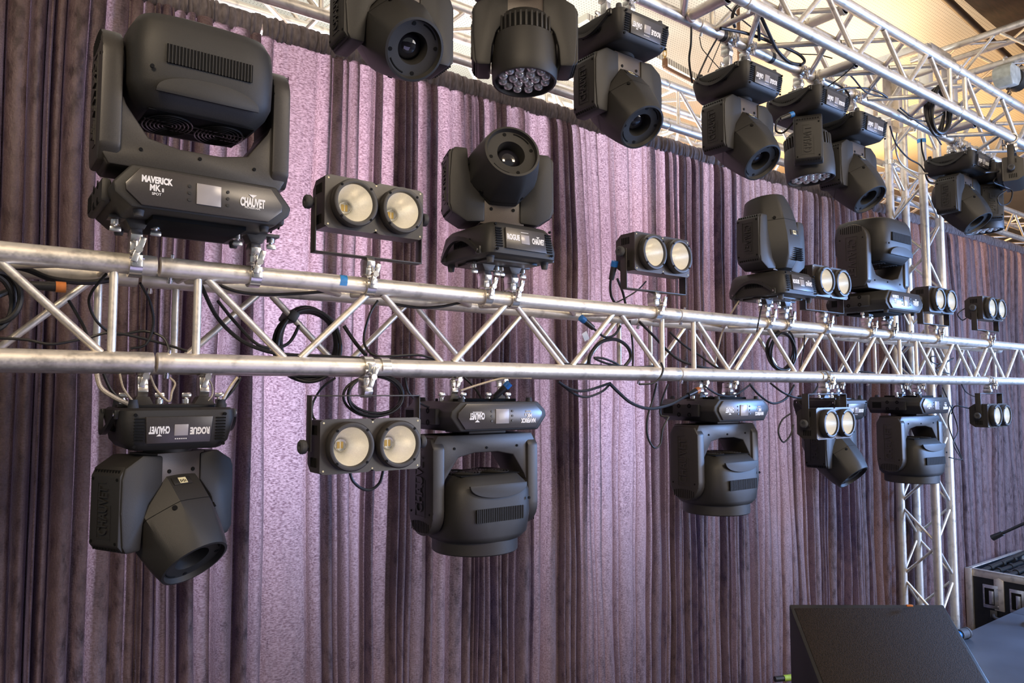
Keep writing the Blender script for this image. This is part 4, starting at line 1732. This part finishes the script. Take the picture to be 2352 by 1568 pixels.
cable('grey cable swag over the head hanging at the centre', [(1618, 886, 2.12), (1650, 906, 2.12), (1685, 908, 2.12), (1722, 884, 2.12)], .0045)
cable('cable loop at the left of the lower middle blinder', [(1815, 950, 2.05), (1796, 965, 2.05), (1788, 992, 2.05), (1799, 1015, 2.05), (1815, 1000, 2.05), (1822, 975, 2.05)], .004)
cable('black cables trailing right of the head in front of the tower', [(2188, 930, 2.2), (2178, 965, 2.2), (2186, 1000, 2.2), (2204, 1040, 2.2), (2208, 1055, 2.2), (2180, 1050, 2.2)], .004)
cable('black cable looping down beside the tower below the truss', [(2165, 890, 2.2), (2182, 930, 2.2), (2200, 985, 2.2), (2190, 1020, 2.2), (2212, 1058, 2.2)], .0035)
cable('black cable from the chord to the far right lower blinder', [(2205, 870, 2.05), (2215, 895, 2.05), (2232, 908, 2.05), (2252, 912, 2.05)], .0035)
cable('black cable pair behind the far right lower blinder', [(2255, 935, 2.07), (2230, 938, 2.1), (2195, 932, 2.15), (2185, 950, 2.2)], .004)
cable('black cable loop behind the far right upper blinder', [(2222, 705, 2.06), (2200, 720, 2.1), (2210, 735, 2.1), (2222, 728, 2.06)], .0035)
cable('black cables on the lower chord in front of the tower', [(1895, 852, 2.1), (1930, 856, 2.12), (1975, 853, 2.12), (2010, 858, 2.12), (1970, 860, 2.1), (1925, 860, 2.1)], .005)
cable('black cable loop inside the truss in front of the tower', [(2150, 818, 2.14), (2138, 820, 2.14), (2142, 832, 2.14), (2165, 836, 2.14), (2190, 822, 2.14), (2150, 845, 2.12), (2180, 858, 2.12)], .004)
# overhead
OV = 'cables on the overhead truss'
cable('thick black cable along the overhead truss at the middle', [(1655, 65, 1.9), (1712, 76, 1.9), (1770, 96, 1.9), (1830, 122, 1.9), (1848, 140, 1.9), (1838, 150, 1.9)], .007, group=OV)
cable('black cable dropping to the back of the middle overhead spot', [(1588, 60, 1.98), (1587, 100, 1.99), (1583, 140, 2.02), (1590, 190, 2.06)], .0045, group=OV)
cable('thin black cable slanting to the middle overhead spot', [(1652, 80, 1.98), (1626, 126, 1.98), (1602, 178, 1.97)], .004, group=OV)
cable('thin cable crossing the slanting one above the middle overhead spot', [(1607, 85, 2.0), (1612, 110, 2.0), (1628, 130, 1.98), (1662, 168, 1.96)], .002, group=OV)
cable('thin wire slanting above the middle overhead spot', [(1660, 84, 1.98), (1645, 120, 1.98), (1626, 166, 1.97)], .002, group=OV)
cable('arched grey cable behind the near overhead chord', [(1688, 62, 1.9), (1682, 40, 1.88), (1690, 18, 1.86), (1705, 12, 1.85), (1720, 18, 1.84)], .007, group=OV)
cable('long thin black cable diagonal in the overhead truss', [(1664, 10, 1.88), (1700, 42, 1.9), (1740, 72, 1.92), (1780, 94, 1.94)], .003, group=OV)
cable('thick double cable dropping from the near overhead chord', [(1736, 30, 1.82), (1742, 60, 1.85), (1744, 92, 1.9)], .007, group=OV)
cable('thick cable swooping to the overhead clamps near the middle', [(1746, 34, 1.82), (1765, 75, 1.86), (1785, 115, 1.9), (1812, 142, 1.93), (1838, 148, 1.95)], .008, group=OV)
cable('thin black cable strung toward the overhead cross tube', [(1770, 96, 1.92), (1830, 122, 1.92), (1880, 126, 1.9), (1912, 134, 1.86)], .003, group=OV)
cable('thin wire hanging from the near overhead chord over the tower lights', [(1972, 124, 1.72), (1968, 142, 1.74), (1940, 170, 1.8), (1900, 200, 1.9)], .003, group=OV)
cable('blue-plugged cable loop left of the overhead drum-shaped head', [(1806, 268, 1.96), (1786, 276, 1.98), (1782, 300, 2.0), (1800, 304, 2.0), (1825, 278, 1.98)], .0045, group=OV, plug='blue')
cable('black cable loop above the overhead drum-shaped head', [(1935, 260, 1.9), (1950, 240, 1.9), (1948, 215, 1.92), (1925, 195, 1.94), (1890, 182, 1.96)], .005, group=OV)
cable('black arched cable between overhead clamps by the sleeve block', [(1920, 208, 1.92), (1950, 202, 1.9), (1990, 203, 1.88), (2020, 212, 1.86), (2038, 224, 1.86)], .0055, group=OV)
cable('second arched cable between overhead clamps by the sleeve block', [(1930, 150, 1.84), (1960, 180, 1.86), (1990, 212, 1.88), (2035, 224, 1.88)], .0045, group=OV)
cable('long black cable swagging across the tower top', [(2044, 290, 1.95), (2058, 330, 2.0), (2085, 362, 2.05), (2112, 378, 2.08), (2124, 394, 2.1)], .0045, group=OV)
cable('pale cable bundle curving across the tower top', [(2060, 305, 2.0), (2058, 345, 2.05), (2072, 378, 2.08), (2105, 396, 2.08), (2130, 398, 2.08)], .005, 'cable_pale', group=OV)
cable('thin black swag under the near overhead chord at the right', [(2062, 252, 1.84), (2090, 270, 1.82), (2130, 278, 1.8), (2165, 262, 1.78)], .0045, group=OV)
cable('thick black cable slanting to the last overhead spot', [(2068, 248, 1.9), (2105, 278, 1.9), (2140, 302, 1.9), (2162, 332, 1.92)], .0045, group=OV)
cable('black cable hanging in a small loop at the right edge', [(2352, 395, 1.75), (2300, 402, 1.78), (2282, 418, 1.8), (2310, 430, 1.78), (2325, 440, 1.76), (2318, 465, 1.76), (2298, 470, 1.76), (2292, 452, 1.76), (2312, 436, 1.76)], .0045, group=OV)
cable('black cable along the side truss at the right edge', [(2262, 396, 1.8), (2300, 392, 1.76), (2352, 382, 1.7)], .006, group=OV)
cable('thin black cables beside the tower above the last overhead spot', [(2116, 320, 2.2), (2118, 345, 2.22), (2124, 370, 2.22), (2126, 400, 2.2), (2135, 418, 2.18), (2160, 420, 2.1)], .0055, group=OV)
# tape flags and labels
mb = MB()
t0 = Vector((pxX(778, 1.974), YF, ZT))
V = []
for j in range(9):
    t = R(200-j*22)
    for xx in (0, .022):
        V.append((t0.x+xx+.0015*j, t0.y+.0258*math.cos(t), t0.z+.0258*math.sin(t)))
mb.add(V, [(2*j, 2*j+1, 2*j+3, 2*j+2) for j in range(8)])
tag(obj('tape_flag', mb, M['tape_blue']), 'blue tape flag on the upper chord left of the blinder clamp', 'tape')
c = P(1345, 772, 2.17)
mb = MB()
mb.box(c, (.028, .001, .034), 0, rot('Y', -28))
tag(obj('cable_tag', mb, simple('cream_card', (.72, .68, .6), .6)), 'cream paper tag hanging by the blue-collared plug at the centre', 'tag')
# ================================================================== light
wd = bpy.data.worlds.new('world')
SC.world = wd
wd.use_nodes = True
bg = wd.node_tree.nodes['Background']
bg.inputs[0].default_value = (.90, .94, 1.0, 1)
bg.inputs[1].default_value = .26


def area(name, loc, target, size, power, col, sy=None):
    l = bpy.data.lights.new(name, 'AREA')
    l.energy = power
    l.color = col
    l.size = size
    if sy:
        l.shape = 'RECTANGLE'
        l.size_y = sy
    o = bpy.data.objects.new(name, l)
    COL.objects.link(o)
    o.location = loc
    o.rotation_euler = (Vector(target)-Vector(loc)).to_track_quat('-Z', 'Y').to_euler()
    return o


area('hall_lamp_warm', (-1.6, -1.2, 2.7), (1.6, 2.4, .3), 1.4, 150, (1, .80, .58))
area('hall_lamp_warm', (3.2, -1.6, 2.9), (2.8, 2.6, .8), 1.6, 135, (1, .82, .62))
area('window_daylight_back', (2.7, 4.9, .75), (2.5, 2.5, .55), 4.2, 16, (.86, .88, 1.0), 1.7)
for x_, z_, p_ in ((1.04, .0, 20), (2.76, -.05, 20), (4.2, -.2, 11), (3.1, 1.0, 13), (1.2, .9, 15), (1.75, 1.0, 9), (2.25, 1.0, 9), (3.7, .9, 7)):
    area('curtain_back_fill', (x_+.05, 3.35, z_), (x_, 2.8, z_), .30, p_, (.86, .86, 1.0) if z_ < .5 else (1.0, .74, .74), 1.1)  # added unseen light panels making bright patches in the cloth; no windows here
area('ceiling_fill', (3.4, 4.3, .9), (3.4, 4.1, 3), 3.0, 200, (.86, .93, 1.0), 1.4)  # added light brightening the ceiling, in place of window daylight
area('hall_amber_wash', (8.5, 4.6, 1.7), (8.0, 3.9, 3), 1.8, 150, (1.0, .62, .28))
area('hall_amber_wash', (8.0, 3.8, 1.7), (11.5, 6.4, 1.6), 1.2, 80, (1.0, .62, .28))  # second amber source, added to brighten the back wall
area('deck_wash_blue', (6.9, -.2, .4), (5.6, 1.6, -1.6), .8, 280, (.22, .46, 1.0))
area('panel_front_fill', (6.4, -4.8, -.3), (2.2, 2.5, 0), 3.2, 130, (1.0, .92, .88), 2.4)  # added source for reflections in the glossy fixture panels; no actual window
area('hall_window_right', (9.5, -4.0, .1), (3.2, 2.5, .1), 3.5, 330, (.62, .68, 1.0), 2.6)
area('stage_wash_violet', (1.2, .6, -1.5), (1.2, 2.6, -.6), 1.6, 10, (.62, .55, 1.0))

SC.view_settings.view_transform = 'Standard'
SC.view_settings.look = 'None'
SC.view_settings.gamma = 1
SC.view_settings.exposure = 0
SC.view_settings.use_curve_mapping = False
